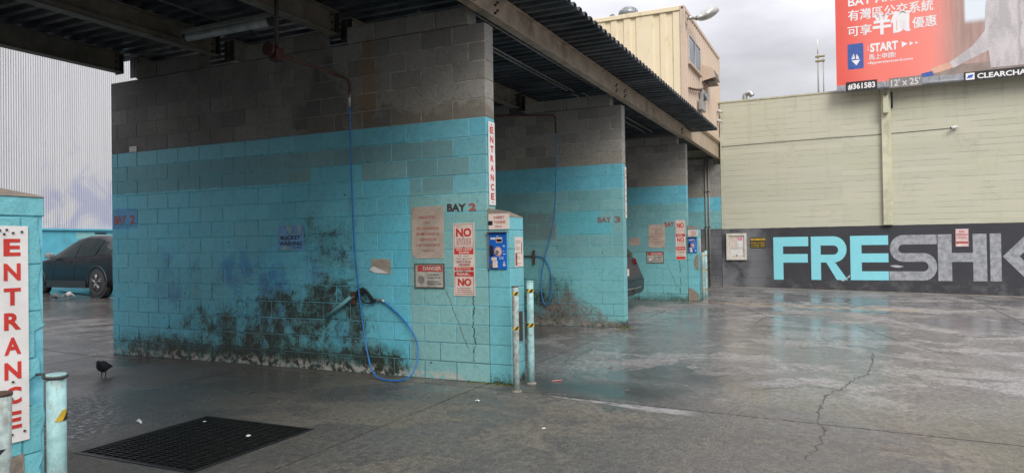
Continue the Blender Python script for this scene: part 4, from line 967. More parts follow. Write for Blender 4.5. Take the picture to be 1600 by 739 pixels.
# mural letters (paint film standing a few millimetres proud)
n_ = NT('mural cyan'); M_MC = n_.out(n_.mix(n_.noise(8, 4), (.20,.60,.68), (.26,.68,.76)), .6)
n_ = NT('mural grey'); gq = n_.ss(n_.noise(7, 5, .7), .35, .65)
M_MG = n_.out(n_.mix(gq, (.22,.23,.25), (.37,.38,.40)), .7)
ZB, ZT = .285, 1.56; HH = ZT - ZB
def MU(name, polys, y0, y1, mat, z0=ZB, z1=ZT):
    m = MB(); W = y0 - y1
    for poly in polys:
        m.add([(X5 - .005, y0 - u*W, z0 + v*(z1 - z0)) for u, v in poly], [tuple(range(len(poly)))])
    return obj(name, m, mat, gb, True)
def arc(cx, cy, rx, ry, a0, a1, n=12): return [(cx + rx*math.cos(R(a0 + (a1-a0)*k/n)), cy + ry*math.sin(R(a0 + (a1-a0)*k/n))) for k in range(n+1)]
def band(outer, inner): return [[outer[k], outer[k+1], inner[k+1], inner[k]] for k in range(len(outer)-1)]
MU('mural_letter', [[(0,0),(.28,0),(.28,1),(0,1)], [(.28,.78),(1,.78),(1,1),(.28,1)], [(.28,.40),(.98,.40),(.98,.60),(.28,.60)]], 1.93, .955, M_MC)
MU('mural_letter', [[(0,0),(.27,0),(.27,1),(0,1)], [(.27,.79),(.62,.79),(.62,1),(.27,1)], [(.27,.40),(.62,.40),(.62,.58),(.27,.58)], [(.42,.40),(.66,.40),(1,0),(.70,0)]]
   + band(arc(.62,.70,.36,.30,-90,90), arc(.62,.685,.13,.105,-90,90)), .885, -.09, M_MC)
MU('mural_letter', [[(0,0),(.30,0),(.30,1),(0,1)], [(.30,.79),(1,.79),(1,1),(.30,1)], [(.30,.40),(1,.40),(1,.60),(.30,.60)], [(.30,0),(1,0),(1,.20),(.30,.20)]], -.165, -1.14, M_MC)
MU('mural_letter', [[(.30,.79),(1,.79),(1,1),(.30,1)], [(.30,.41),(.72,.41),(.72,.60),(.30,.60)], [(0,0),(.72,0),(.72,.20),(0,.20)]]
   + band(arc(.30,.705,.28,.295,90,270), arc(.30,.695,.10,.095,90,270)) + band(arc(.72,.30,.28,.30,-90,90), arc(.72,.305,.10,.105,-90,90)), -1.155, -2.33, M_MG)
MU('mural_letter', [[(0,0),(.29,0),(.29,1),(0,1)], [(.29,.41),(.72,.41),(.72,.60),(.29,.60)], [(.72,0),(1,0),(1,1),(.72,1)]], -2.35, -3.49, M_MG, ZB - .01)
MU('mural_letter', [[(0,0),(.24,0),(.24,1),(0,1)], [(.27,.52),(.80,1),(1.15,1),(.62,.52),(1.15,0),(.80,0)]], -3.56, -4.62, M_MG, ZB - .01)
M_TAG = flat('pale spray tag', (.42,.42,.44), .7, var=.3, sc_=20)
shape(gb, 'spray_mark', [(.03,.24),(-.02,.31),(-.13,.36),(-.16,.44),(-.10,.40),(-.05,.34),(.10,.28)], M_TAG, 'X', X5 - .007)
shape(gb, 'spray_mark', [(-1.17,.70),(-1.32,.72),(-1.52,.68),(-1.40,.64),(-1.25,.66)], M_TAG, 'X', X5 - .007)
shape(gb, 'spray_mark', [(2.9,1.80),(2.85,1.86),(3.3,1.83),(3.35,1.45),(3.28,1.80)][::1], flat('dark tag', (.05,.03,.03), .7), 'X', X5 - .006) if False else None
# things on that wall
s = thing('notice_case', (X5 - .03, 3.0, .88), 'white framed notice case with pinned papers on the black wall base left of the mural', 'notice case')
M_CREAM = flat('cream frame', (.62,.58,.50), .55, dirt=.3, dirtcol=(.35,.30,.22))
for q in ((2.70,2.77,.88,1.70),(3.23,3.30,.88,1.70),(2.77,3.23,.88,.96),(2.77,3.23,1.62,1.70)): obj('frame', MB().bbox(X5-.06, X5-.002, q[0]+.0005, q[1]-.0005, q[2]+.0005, q[3]-.0005, .004), M_CREAM, s, True)
obj('backboard', MB().box(X5-.03, X5-.003, 2.77, 3.23, .96, 1.62), flat('pinboard', (.55,.52,.46), .7, var=.15), s)
for q, mt in (((2.80,2.97,1.28,1.56), M_WHITE), ((2.99,3.20,1.22,1.58), M_PINKW), ((2.82,3.18,1.0,1.20), M_WHITE), ((2.82,2.96,1.48,1.58), flat('pink paper', (.70,.30,.38), .6))):
    obj('paper', MB().box(X5-.034 - (.002 if mt is not M_WHITE else 0), X5-.031, *q), mt, s)
obj('lock', MB().tube([(X5-.03,2.99,1.02),(X5-.05,2.99,1.02)], .02, 8), M_DARKS, s)
s = sign('X', X5, 2.59, 2.15, 1.25, 1.56, M_BLACK, 'black sign with yellow writing between the notice case and the cyan letters', .015)
rr = random.Random(4)
for k, z_ in enumerate((1.47, 1.385, 1.325, 1.27)):
    h_ = .065 if k == 0 else .032
    if k == 0:
        shape(s, 'yellow_band', rectp(2.16, 2.58, z_, z_+h_), M_YEL, 'X', X5-.0165); text(s, 'SECURITY CAMERAS', M_BLACK, 'X', X5-.0175, 2.56, 2.18, z_+.015, z_+.05, .02)
    else: text(s, ['PREMISES PROTECTED', 'BY VIDEO RECORDING', '24 HOURS A DAY'][k-1], M_YEL, 'X', X5-.0165, 2.57, 2.17, z_, z_+h_, .03)
s = sign('X', X5, -2.77, -3.08, 1.22, 1.70, flat('pink white sign', (.66,.50,.50), .5), 'small pink parking sign standing over the grey letters', .02)
text(s, 'NO', M_REDF, 'X', X5-.0215, -2.86, -2.99, 1.60, 1.66, .04); text(s, 'PARKING', M_REDF, 'X', X5-.0215, -2.80, -3.05, 1.52, 1.58, .03)
rules(s, 'X', X5-.0215, -2.80, -3.05, [1.48, 1.44], M_REDF, .02, 3); shape(s, 'red_band', rectp(-3.06, -2.79, 1.30, 1.36), M_REDF, 'X', X5-.0215)
for a_, b2 in ((-2.775,-2.785),(-3.065,-3.075)): shape(s, 'border', rectp(b2, a_, 1.23, 1.69), M_REDF, 'X', X5-.0215)
tag(obj('wall_cable', MB().tube([(X5-.012, 3.40, 4.40), (X5-.012, 1.4, 4.43), (X5-.012, -1.0, 4.435), (X5-.11, -1.04, 4.436), (X5-.11, -1.23, 4.436), (X5-.012, -1.27, 4.436), (X5-.012, -2.72, 4.47)], .006, 6), M_BLACK), 'thin dark cable running level across the green wall to the camera', 'cable')
M_CAMW = flat('camera housing white', (.62,.62,.60), .35)
def cctv(p, d, label):
    c_ = thing('security_camera', p, label, 'security camera', 'white security cameras')
    p = Vector(p); d = Vector(d).normalized()
    obj('mount', MB().tube([p, p + Vector((-.05, 0, 0)) if abs(d.x) > .5 else p + Vector((0, -.05, 0))], .04, 12), M_CAMW, c_)
    q = p + Vector((-.08, -.03, .0)); obj('arm', MB().tube([p, q], .014, 8), M_CAMW, c_)
    obj('housing', MB().tube([q - d*.06, q + d*.14], .037, 12), M_CAMW, c_); obj('lens', MB().tube([q + d*.135, q + d*.145], .028, 12), M_BLACK, c_)
cctv((X5 - .01, -2.79, 4.48), (-.5, .8, -.2), 'small white camera on the green wall where the cable ends')
for (y, z) in ((2.40, 0), ): pass
# two conduits on the last wall
for y, r, lab in ((3.90, .022, 'inner'), (3.80, .022, 'outer')):
    c_ = tag(obj('wall_conduit', MB().tube([(X5-.03, y, .05), (X5-.03, y, 4.02)], r, 10), flat('grey conduit', (.26,.25,.22), .5)), 'tall grey vertical conduit on the last block wall, %s of two' % lab, 'conduit', 'vertical conduits on the last wall')
    for z in (.8, 1.9, 3.0): obj('strap', MB().box(X5-.055, X5-.001, y-.03, y+.03, z, z+.03), M_DARKS, c_)
# roof vent and antenna behind the parapet
v = thing('roof_vent_pipe', (X5+1.5, 2.85, 5.5), 'shiny curved vent pipe on the green building roof beside the container', 'vent pipe')
obj('pipe', MB().tube(spline([(X5+1.5,2.85,5.5),(X5+1.5,2.85,6.15),(X5+1.5,2.80,6.27),(X5+1.5,2.68,6.29),(X5+1.5,2.62,6.18)], 5), .085, 14), M_STEEL, v)
obj('collar', MB().tube([(X5+1.5,2.85,5.85),(X5+1.5,2.85,5.89)], .11, 14), M_STEEL, v)
an = thing('antenna_mast', (X5+2.6, .66, 5.5), 'tall slim twin antenna mast on the green roof left of the billboard', 'antenna')
M_MAST = flat('mast grey', (.42,.42,.40), .5)
obj('pole', MB().tube([(X5+2.6,.66,5.5),(X5+2.6,.66,7.55)], .026, 8), M_MAST, an); obj('pole', MB().tube([(X5+2.6,.50,5.5),(X5+2.6,.50,7.40)], .02, 8), M_MAST, an)
obj('antenna_rod', MB().tube([(X5+2.6,.66,7.55),(X5+2.6,.66,8.05)], .018, 8), M_WHITE, an)
for z in (7.3, 7.45): obj('bracket', MB().bbox(X5+2.56, X5+2.64, .45, .74, z, z+.05, .004), flat('brass bracket', (.32,.27,.12), .5), an, True)

# ------------------------------------------------------------------ billboard
BX = X5 - .35
bb = thing('billboard', (BX + .12, -3.7, 5.6), 'big red advertising billboard with white Chinese writing above the green wall', 'billboard')
BY0, BY1, BZ0, BZ1 = .10, -7.52, 5.80, 9.45
n_ = NT('billboard print')
rd = n_.mix(n_.ss(n_.y, .1, -1.0), (.72,.085,.06), (.85,.19,.15)); rd = n_.mix(n_.ss(n_.y, -1.0, -2.5), rd, (.88,.27,.22))
rd = n_.mix(n_.mul(n_.noise(1.3, 4), .3), rd, (.72,.16,.13))
bgc = n_.mix(n_.noise(2.5, 4, .6, stretch=(1,2.5,.25)), (.26,.12,.09), (.55,.42,.38))
c_ = n_.mix(n_.ss(n_.add(n_.y, n_.mul(n_.sub(n_.z, 6), .02)), -2.15, -3.0), rd, bgc)
c_ = n_.mix(n_.mul(n_.ss(n_.y, -3.02, -3.10), n_.ss(n_.z, 7.15, 7.35)), c_, (.70,.76,.82))
M_AD = n_.out(c_, .5)
obj('face_panel', MB().box(BX, BX + .05, BY1, BY0, BZ0, BZ1), M_AD, bb)
obj('back_frame', MB().box(BX + .052, BX + .20, BY1 + .1, BY0 - .1, BZ0 + .05, BZ1 - .1), M_GREYP, bb)
M_APR = flat('billboard apron metal', (.30,.31,.33), .45, .3, var=.2)
for k in range(6):
    y1_ = BY0 - k*1.27; obj('apron_panel', MB().bbox(BX - .06, BX - .005, y1_ - 1.262, y1_, 5.68, 5.86, .004), M_APR, bb, True)
obj('rail', MB().tube([(BX-.02, BY0+.03, 5.70), (BX-.02, BY1, 5.70)], .05, 10), M_APR, bb)
for y in (-1.14, -6.6):
    obj('support_post', MB().bbox(BX+.06, BX+.20, y-.07, y+.07, 5.0, 5.80, .004), M_GPAINT, bb, True)
    obj('bracket', MB().bbox(BX-.02, X5-.003, y-.05, y+.05, 5.50, 5.61, .004), M_DARKS, bb, True)
obj('downpipe', MB().tube([(X5-.06,-1.30,5.6),(X5-.06,-1.30,5.15)], .03, 8), M_DARKS, bb)
M_PW = flat('print white', (.80,.78,.78), .5, var=.03)
fx = BX - .003
def bt(s, a0, a1, z0, z1, bold=.02, mat=None, pl=fx):
    if ord(s[0]) < 128: return text(bb, s, mat or M_PW, 'X', pl, a0, a1, z0, z1, bold)
    vs, fs = text_mesh2d(s, 0.0); m = MB(); k = 0; w = bold*(z1 - z0)*.55
    for du in (-w, 0, w):
        for dv in (-w*.7, w*.7):
            m.add([(pl - k*.0003, (a0+a1)/2 - ((u-.5)*abs(a1-a0) + du), z0 + v*(z1-z0) + dv) for u, v in vs], fs); k += 1
    return obj('lettering', m, mat or M_PW, bb)
bt('BAY AREA', -.24, -1.75, 8.10, 8.34, .02)
bt('有灣區公交系統', -.235, -2.33, 7.68, 7.99, .028)
bt('可享', -.215, -.82, 7.24, 7.53, .03); bt('半價', -.875, -1.76, 7.20, 7.78, .075); bt('優惠', -1.83, -2.40, 7.25, 7.55, .028)
shape(bb, 'fare_card', [(-.20,6.98),(-.22,7.02),(-.585,7.02),(-.605,6.98),(-.605,6.34),(-.585,6.30),(-.22,6.30),(-.20,6.34)], flat('card blue', (.04,.10,.34), .5, var=.1), 'X', fx)
f2 = fx - .002
shape(bb, 'card_logo', [(-.30,6.55),(-.52,6.55),(-.42,6.40)], M_PW, 'X', f2); shape(bb, 'card_logo', [(-.29,6.58),(-.39,6.60),(-.36,6.74)], M_PW, 'X', f2)
shape(bb, 'card_logo', [(-.41,6.58),(-.50,6.58),(-.43,6.73)], M_PW, 'X', f2); shape(bb, 'card_logo', [(-.30,6.66),(-.35,6.62),(-.34,6.70)], M_PW, 'X', f2)
bt('clipper', -.27, -.38, 6.325, 6.355, .02)
bt('START', -.775, -1.47, 6.72, 6.97, .04)
o_ = text(bb, 'clipper', M_PW, 'X', fx, -.80, -.65, 6.82, 6.86, .02, R(90)); 
for k, (a_, h_) in enumerate(((-1.56,.085),(-1.75,.055),(-1.89,.04))): shape(bb, 'arrow', [(a_, 6.845+h_), (a_, 6.845-h_), (a_ - h_*1.7, 6.845)], M_PW, 'X', fx)
bt('馬上申請!', -.74, -1.40, 6.51, 6.67, .03); bt('clipperstartcard.com', -.71, -1.82, 6.37, 6.46, .02)
# person in the ad (flat print, layered)
M_SW = None
n_ = NT('printed knit sweater'); kn = n_.noise(34, 3, .85); fo = n_.noise(2.2, 5, .6, stretch=(1,1.6,.6), dist=.5)
k_ = n_.mix(kn, (.20,.185,.19), (.66,.62,.62)); k_ = n_.mix(n_.ss(fo, .36, .62), k_, n_.mix(kn, (.34,.30,.31), (.80,.76,.76)))
k_ = n_.mix(n_.mul(n_.ss(n_.m_('ABSOLUTE', n_.sub(n_.y, n_.add(-4.28, n_.mul(n_.sub(fo, .5), .3)))), .06, .0), .35), k_, (.14,.12,.12))
M_SW = n_.out(k_, .6)
M_SKIN = flat('printed skin', (.66,.38,.28), .6, var=.08)
shape(bb, 'printed_table', [(-1.55,5.802),(-7.5,5.802),(-7.5,6.15),(-3.0,6.12),(-2.35,6.05)], flat('printed table', (.26,.20,.17), .5, var=.2, sc_=3), 'X', fx - .001)
shape(bb, 'printed_person', [(-2.62,6.10),(-2.70,6.22),(-3.22,6.58),(-3.50,6.95),(-3.52,7.45),(-3.55,7.75),(-3.85,7.95),(-4.05,8.02),(-4.45,8.02),(-5.2,7.75),(-5.5,7.2),(-5.6,6.3),(-5.5,5.95),(-3.62,5.95),(-3.58,6.42),(-2.78,6.05)], M_SW, 'X', f2)
shape(bb, 'printed_neck', [(-4.02,7.98),(-4.08,8.5),(-4.45,8.5),(-4.48,7.98),(-4.25,7.85)], M_SKIN, 'X', f2-.001)
shape(bb, 'printed_head', ell(-4.28, 8.72, .27, .36), M_SKIN, 'X', f2-.001)
shape(bb, 'printed_hair', [(-3.98,8.75),(-4.0,9.05),(-4.28,9.2),(-4.58,9.05),(-4.6,8.75),(-4.5,8.95),(-4.28,9.0),(-4.08,8.95)], M_BLACK, 'X', f2-.002)
shape(bb, 'printed_hand', [(-2.22,5.98),(-2.25,6.08),(-2.40,6.15),(-2.62,6.20),(-2.74,6.15),(-2.72,6.04),(-2.45,5.97),(-2.30,5.95)], M_SKIN, 'X', f2-.001)
shape(bb, 'printed_card', [(-1.98,5.86),(-2.02,5.98),(-2.28,6.02),(-2.32,5.90)], flat('card blue', (.04,.10,.34), .5, var=.1), 'X', f2-.002)
# plates on the apron
s = sign('X', BX - .063, -.14, -.93, 5.65, 5.93, M_BLACK, 'black number plate #361583 at the lower left of the billboard', .012, 'number_plate'); text(s, '#361583', M_PW, 'X', BX-.0765, -.19, -.88, 5.70, 5.88, .03)
s = sign('X', BX - .063, -1.23, -2.03, 5.65, 5.92, M_GREYP, "grey plate reading 12' x 25' on the billboard apron", .012, 'size_plate'); text(s, "12' x 25'", flat('stencil silver', (.6,.6,.6), .4), 'X', BX-.0765, -1.27, -1.98, 5.69, 5.88, .02)
s = sign('X', BX - .063, -3.0, -5.0, 5.64, 5.88, M_BLACK, 'black billboard owner nameplate under the printed person', .012, 'nameplate')
text(s, 'CLEARCHANNEL', M_PW, 'X', BX-.0765, -3.30, -4.92, 5.68, 5.82, .03); shape(s, 'logo', rectp(-3.24, -3.04, 5.67, 5.85), M_PW, 'X', BX-.0765)
shape(s, 'logo', [(-3.06,5.71),(-3.10,5.79),(-3.22,5.81),(-3.18,5.72)], M_BLUE, 'X', BX-.0775)

# ------------------------------------------------------------------ container office
n_ = NT('faded yellow container paint'); q_ = n_.noise(2, 5, .65)
c_ = n_.mix(q_, (.72,.60,.39), (.80,.70,.50)); c_ = n_.mix(n_.ss(n_.noise(5, 6, .75, stretch=(1,1,.3)), .54, .72, 0, .5), c_, (.36,.24,.12)); c_ = n_.mix(n_.ss(n_.noise(14, 5, .8), .64, .70, 0, .7), c_, (.20,.11,.05))
# the front long side was painted tan, the short side yellow
nx = n_.n.new('ShaderNodeNewGeometry'); 
tanc = n_.mix(q_, (.44,.34,.25), (.53,.42,.31))
M_CYEL = n_.out(c_, .5)
n_ = NT('tan container paint'); q_ = n_.noise(2, 5, .65)
c_ = n_.mix(q_, (.53,.41,.31), (.62,.50,.39)); c_ = n_.mix(n_.ss(n_.noise(5, 6, .75, stretch=(1,1,.3)), .56, .75, 0, .4), c_, (.28,.19,.12))
M_CTAN = n_.out(c_, .5)
CX0, CX1, CY0, CY1, CZ0, CZ1 = 17.52, 22.98, Y0 + .0, 9.4, 4.56, 7.28
ct = thing('container_office', (CX0, CY0, CZ0), 'yellow and tan corrugated shipping container on top of the last bay', 'container')
def corr(a0, a1, z0, z1, depth, fn, widths, mat):
    prof = []; a = a0; k = 0; lvl = 0
    while a < a1 - .02:
        w = widths[k % len(widths)]; b = min(a + w, a1); prof += [(a, lvl), (b, lvl)]
        lvl = depth - lvl; a = b + .03; k += 1
    vs = []
    for (a, d) in prof: vs += [fn(a, d, z0), fn(a, d, z1)]
    return MB().add(vs, [(2*k, 2*k+2, 2*k+3, 2*k+1) for k in range(len(prof)-1)])
inn = .035
obj('side_panel', corr(CX0+.12, CX1-.12, CZ0+.14, CZ1-.10, .06, lambda a, d, z: (a, CY0+.02+d, z), [.11,.10], M_CTAN), M_CTAN, ct, True)
obj('end_panel', corr(CY0+.12, 5.9, CZ0+.14, CZ1-.10, .036, lambda a, d, z: (CX0+inn+d, a, z), [.17,.13,.13,.13,.42,.10,.16,.14,.14,.12], M_CYEL), M_CYEL, ct, True)
obj('end_panel', corr(5.97, CY1-.1, CZ0+.14, CZ1-.20, .036, lambda a, d, z: (CX0+inn+d+.03, a, z), [.10,.10], M_CYEL), M_CYEL, ct, True)
obj('liner', MB().box(CX0+.11, CX1-.10, CY0+.11, CY1-.1, CZ0+.10, CZ1-.12), M_CTAN, ct)
for (mx_, a) in ((M_CYEL, (CX0, CX0+.10, CY0+.12, 5.92, CZ1-.11, CZ1)), (M_CYEL, (CX0+.02, CX0+.10, 5.925, CY1, CZ1-.20, CZ1-.10)), (M_CTAN, (CX0+.12, CX1-.12, CY0, CY0+.10, CZ1-.10, CZ1)),
                 (M_CTAN, (CX0+.12, CX1-.12, CY0, CY0+.12, CZ0, CZ0+.15)), (M_CYEL, (CX0, CX0+.12, CY0+.13, CY1, CZ0, CZ0+.15)), (M_CTAN, (CX1-.11, CX1, CY0+.13, CY1, CZ0, CZ1-.12))):
    obj('rail', MB().bbox(*a, .008), mx_, ct, True)
for x in (CX0, CX1 - .118):
    obj('corner_post', MB().bbox(x, x+.118, CY0-.002, CY0+.118, CZ0-.002, CZ1+.002, .012), M_CTAN, ct, True)
    obj('corner_hole', MB().bbox(x+.035, x+.08, CY0-.006, CY0+.02, CZ1-.085, CZ1-.03, .004), M_BLACK, ct, True)
obj('corner_hole', MB().bbox(CX0-.006, CX0+.02, CY0+.035, CY0+.08, CZ1-.085, CZ1-.03, .004), M_BLACK, ct, True)
obj('roof', MB().box(CX0+.06, CX1-.05, CY0+.06, CY1, CZ1-.115, CZ1-.03), M_CTAN, ct)
# window in the front face
wx0, wx1, wz0, wz1 = 17.98, 19.62, 5.98, 6.72
wnd = obj('window', MB().box(wx0, wx1, CY0+.012, CY0+.03, wz0, wz1), M_CTAN, ct)
M_FRAME = flat('aluminium window frame', (.55,.54,.50), .4, .3)
n_ = NT('reflective window glass'); M_GLASS = n_.out((.10,.13,.15), .06, .0, .9)
for q in ((wx0, wx0+.05, wz0, wz1), (wx1-.05, wx1, wz0, wz1), (wx0+.05, wx1-.05, wz0, wz0+.05), (wx0+.05, wx1-.05, wz1-.05, wz1), (18.78, 18.84, wz0+.05, wz1-.05)):
    obj('frame', MB().box(q[0]+.001, q[1]-.001, CY0-.012, CY0+.035, q[2]+.001, q[3]-.001), M_FRAME, wnd)
for q in ((wx0+.05, 18.78), (18.84, wx1-.05)): obj('pane', MB().box(q[0], q[1], CY0+.006, CY0+.011, wz0+.05, wz1-.05), M_GLASS, wnd)
obj('sill', MB().box(wx0-.03, wx1+.03, CY0-.05, CY0+.02, wz0-.05, wz0-.002), M_CTAN, wnd)
# hooded outlet, conduit, meter, lamp, cameras on the container front
hd = thing('vent_hood', (20.6, CY0, 5.95), 'box-shaped tan vent hood sticking out of the container beside its window', 'vent hood')
m = MB(); a, b_ = 19.95, 20.75
m.prism([(0,6.36),(-.30,6.22),(-.36,5.98),(0,5.90)], lambda u, v, d: (d, CY0 + .03 + u, v), a, b_); obj('hood', m, M_CTAN, hd, True)
obj('grille', MB().add([(a+.06,CY0-.34,5.965),(b_-.06,CY0-.34,5.965),(b_-.06,CY0-.285,6.19),(a+.06,CY0-.285,6.19)], [(0,1,2,3)]), M_BLACK, hd)
obj('opening', MB().box(a+.05, b_-.05, CY0-.30, CY0-.02, 5.87, 5.90), M_BLACK, hd)
tag(obj('wall_conduit', MB().tube(spline([(17.9,CY0-.02,5.30),(18.6,CY0-.03,5.40),(19.4,CY0-.05,5.55),(19.9,CY0-.10,5.72),(20.1,CY0-.10,5.82)], 5), .03, 8), M_RUST), 'rusty bent pipe running under the vent hood of the container', 'pipe')
mt_ = thing('electric_meter', (19.4, CY0, 5.0), 'grey electric meter box on the container front above the roof edge', 'meter')
obj('box', MB().bbox(19.15, 19.75, CY0-.10, CY0-.001, 4.98, 5.25, .01), flat('meter grey', (.30,.30,.29), .5), mt_, True)
obj('meter_glass', MB().tube([(19.5,CY0-.10,5.36),(19.5,CY0-.18,5.36)], .10, 14), M_GLASS, mt_); obj('socket', MB().bbox(19.36, 19.64, CY0-.10, CY0-.001, 5.255, 5.55, .01), flat('meter grey', (.30,.30,.29), .5), mt_, True)
lamp = thing('area_lamp', (17.8, CY0, 6.95), 'silver cobra-head lamp on the top corner of the container', 'lamp')
obj('arm', MB().tube([(17.75,CY0-.01,7.0),(17.78,CY0-.12,7.02),(17.95,CY0-.20,7.03)], .04, 10), M_STEEL, lamp)
obj('wall_plate', MB().bbox(17.66, 17.84, CY0-.02, CY0-.003, 6.86, 7.1, .004), M_CTAN, lamp, True)
rings = []
for t_, w_, h_, zo in ((0,.06,.06,0),(.05,.11,.10,.0),(.16,.13,.12,.0),(.20,.20,.17,.0),(.32,.24,.21,.005),(.46,.24,.21,.01),(.58,.19,.17,.02),(.67,.11,.08,.02),(.70,.01,.01,.02)):
    base = Vector((17.95, CY0-.20, 7.03)) + Vector((.70,-.62,.34)).normalized()*t_*1.05
    side = Vector((.78,.62,0)).normalized()
    ring = []
    for k in range(16):
        w = 2*math.pi*k/16; zz_ = math.sin(w)*h_ if math.sin(w) > 0 else math.sin(w)*h_*.55
        p = base + side*math.cos(w)*w_ + Vector((0,0,zz_+zo)); ring.append(tuple(p))
    rings.append(ring)
obj('lamp_head', MB().loft(rings), flat('lamp silver', (.46,.47,.44), .35, .5), lamp, True)
cctv((22.55, CY0-.0, 5.48), (.8, -.5, -.2), 'white camera on the right end of the container, upper of two')
cctv((22.45, CY0-.0, 5.17), (.8, -.5, -.2), 'white camera on the right end of the container, lower of two')
tv = thing('turbine_vent', (18.0, 5.15, 7.2), 'ribbed round turbine vent on the container roof', 'vent')
obj('neck', MB().tube([(18.1,5.0,7.15),(18.1,5.0,7.32)], .16, 16), M_STEEL, tv)
sp_m = MB(); rings = [[(18.1 + .25*math.cos(2*math.pi*k/20)*math.sin(w), 5.0 + .25*math.sin(2*math.pi*k/20)*math.sin(w), 7.46 - .17*math.cos(w)) for k in range(20)] for w in [R(40 + 14*q) for q in range(11)] if w < R(178)]
obj('drum', sp_m.loft(rings), flat('vent zinc', (.26,.29,.31), .4, .6), tv)
for k in range(20):
    w = 2*math.pi*k/20; pts = [(18.1 + .262*math.cos(w + q*.05)*math.sin(R(45+12*q)), 5.0 + .262*math.sin(w + q*.05)*math.sin(R(45+12*q)), 7.46 - .172*math.cos(R(45+12*q))) for q in range(11)]
    obj('vane', MB().tube(pts, .008, 4), M_STEEL, tv)
vc = thing('mushroom_vent', (17.9, 5.4, 7.1), 'small mushroom-shaped roof vent beside the turbine vent', 'vent')
obj('pipe', MB().tube([(17.9,5.38,7.1),(17.9,5.38,7.32)], .05, 10), M_STEEL, vc); obj('cap', MB().tube([(17.9,5.38,7.30),(17.9,5.38,7.35),(17.9,5.38,7.42),(17.9,5.38,7.46)], [.10,.105,.07,.02], 14), flat('vent zinc dark', (.14,.15,.16), .5), vc)

# ------------------------------------------------------------------ cars
def car(origin, heading, label, paint, prof, wheels, W=.94, suv=False, front=True):
    """prof: list of (s, zlow, zbelt, zroof, wsill, wbelt, wroof); s runs from the front (0) backwards"""
    ca, sa = math.cos(heading), math.sin(heading)
    lift = gz(origin[0] - 2.3*ca, origin[1] - 2.3*sa)
    def T(s, w, z): # s metres back from the nose, w to the car's left
        dx, dy = -s*ca - w*sa, -s*sa + w*ca
        return (origin[0] + dx, origin[1] + dy, z + lift)
    c = thing('parked_car', (*T(2.3, 0, 0)[:2], 0), label, 'car')
    def ring(p, inset=0, sides=True):
        s, zl, zb, zr, ws, wb, wr = p
        half = [(ws*.80, zl), (ws*.97, zl + .05), (ws, zl + .20), (ws, zl + (zb-zl)*.55), (wb, zb - .06), (wb*.975, zb), (wb*.965 + (wr-wb*.965)*.5, zb + (zr-zb)*.55), (wr, zr - .07*min(1, (zr-zb)/.3)), (wr*.82, zr - .012), (wr*.4, zr)]
        return [T(s, w, z) for w, z in half] + [T(s, -w, z) for w, z in reversed(half)]
    body = MB().loft([ring(p) for p in prof]); o = obj('body', body, paint, c, True)
    # glass lies over the greenhouse, a little proud
    gl = [p for p in prof if p[3] - p[2] > .16]
    if gl:
        for sgn in (1, -1):
            for (lo, hi) in wheels['windows']:
                vs = []; segs = []
                N = 10
                for k in range(N+1):
                    s = lo + (hi-lo)*k/N
                    q = None
                    for a, b in zip(prof[:-1], prof[1:]):
                        if a[0] <= s <= b[0]: t = (s-a[0])/(b[0]-a[0]); q = [a[i]*(1-t)+b[i]*t for i in range(7)]
                    zb, zr, wb, wr = q[2], q[3], q[5], q[6]
                    zlo, zhi = zb + .03, max(zb + .035, zr - .075)
                    xm = wb*.965 + (wr-wb*.965)*.5; zm = zb + (zr-zb)*.55; z7 = zr - .07*min(1, (zr-zb)/.3)
                    def wz(z): return (wb*.975 + (xm-wb*.975)*(z-zb)/(zm-zb)) if z < zm else xm + (wr-xm)*(z-zm)/max(1e-3, z7-zm)
                    zmid = min(zm, zhi)
                    for z in (zlo, zmid, zhi): vs.append(T(s, sgn*(wz(z) + .008), z))
                m = MB().add(vs, [(3*k, 3*k+3, 3*k+4, 3*k+1) for k in range(N)] + [(3*k+1, 3*k+4, 3*k+5, 3*k+2) for k in range(N)], True)
                obj('window', m, M_CARGLASS, c, True)
    for s, r in wheels['pos']:
        for sgn in (1, -1):
            w_out = W - .0
            cen = Vector(T(s, sgn*w_out, r)); ax = (Vector(T(s, sgn, r)) - Vector(T(s, 0, r))).normalized()
            # wheel-arch trim, tyre, rim
            fw = (Vector(T(s-1, 0, 0)) - Vector(T(s, 0, 0))).normalized()
            arch = []
            for k in range(17):
                w = R(-12 + 204*k/16); arch.append(cen + ax*.012 + fw*math.cos(w)*(r+.075) + Vector((0,0,math.sin(w)*(r+.075))))
            obj('arch_trim', MB().tube(arch, .022, 8), M_BLACK, c)
            obj('wheel_well', MB().tube([cen - ax*.20, cen + ax*.004], r + .055, 28), M_BLACK, c)
            wh = obj('wheel', MB().tube([cen - ax*.16, cen - ax*.14, cen + ax*.006, cen + ax*.028], [r*.93, r, r, r*.93], 32), M_TYRE, c)
            obj('rim', MB().tube([cen + ax*.0, cen + ax*.036], r*.68, 28), M_BLACK, wh)
            for k in range(5):
                w = 2*math.pi*k/5 + .3
                for e in (-.14, .14):
                    a = cen + ax*.042 + (fw*math.cos(w) + Vector((0,0,math.sin(w))))*r*.10; b = cen + ax*.038 + (fw*math.cos(w+e) + Vector((0,0,math.sin(w+e))))*r*.62
                    obj('spoke', MB().tube([a, b], [.024, .017], 6), M_RIM, wh)
            obj('hub_cap', MB().tube([cen + ax*.03, cen + ax*.055], .035, 12), M_RIM, wh)
    return c, T
M_CARGLASS = flat('car glass', (.008,.016,.017), .06, 0, var=.05, spec=.22)
M_TYRE = flat('tyre rubber', (.03,.028,.026), .8)
M_RIM = flat('alloy spoke', (.22,.21,.22), .35, .7)
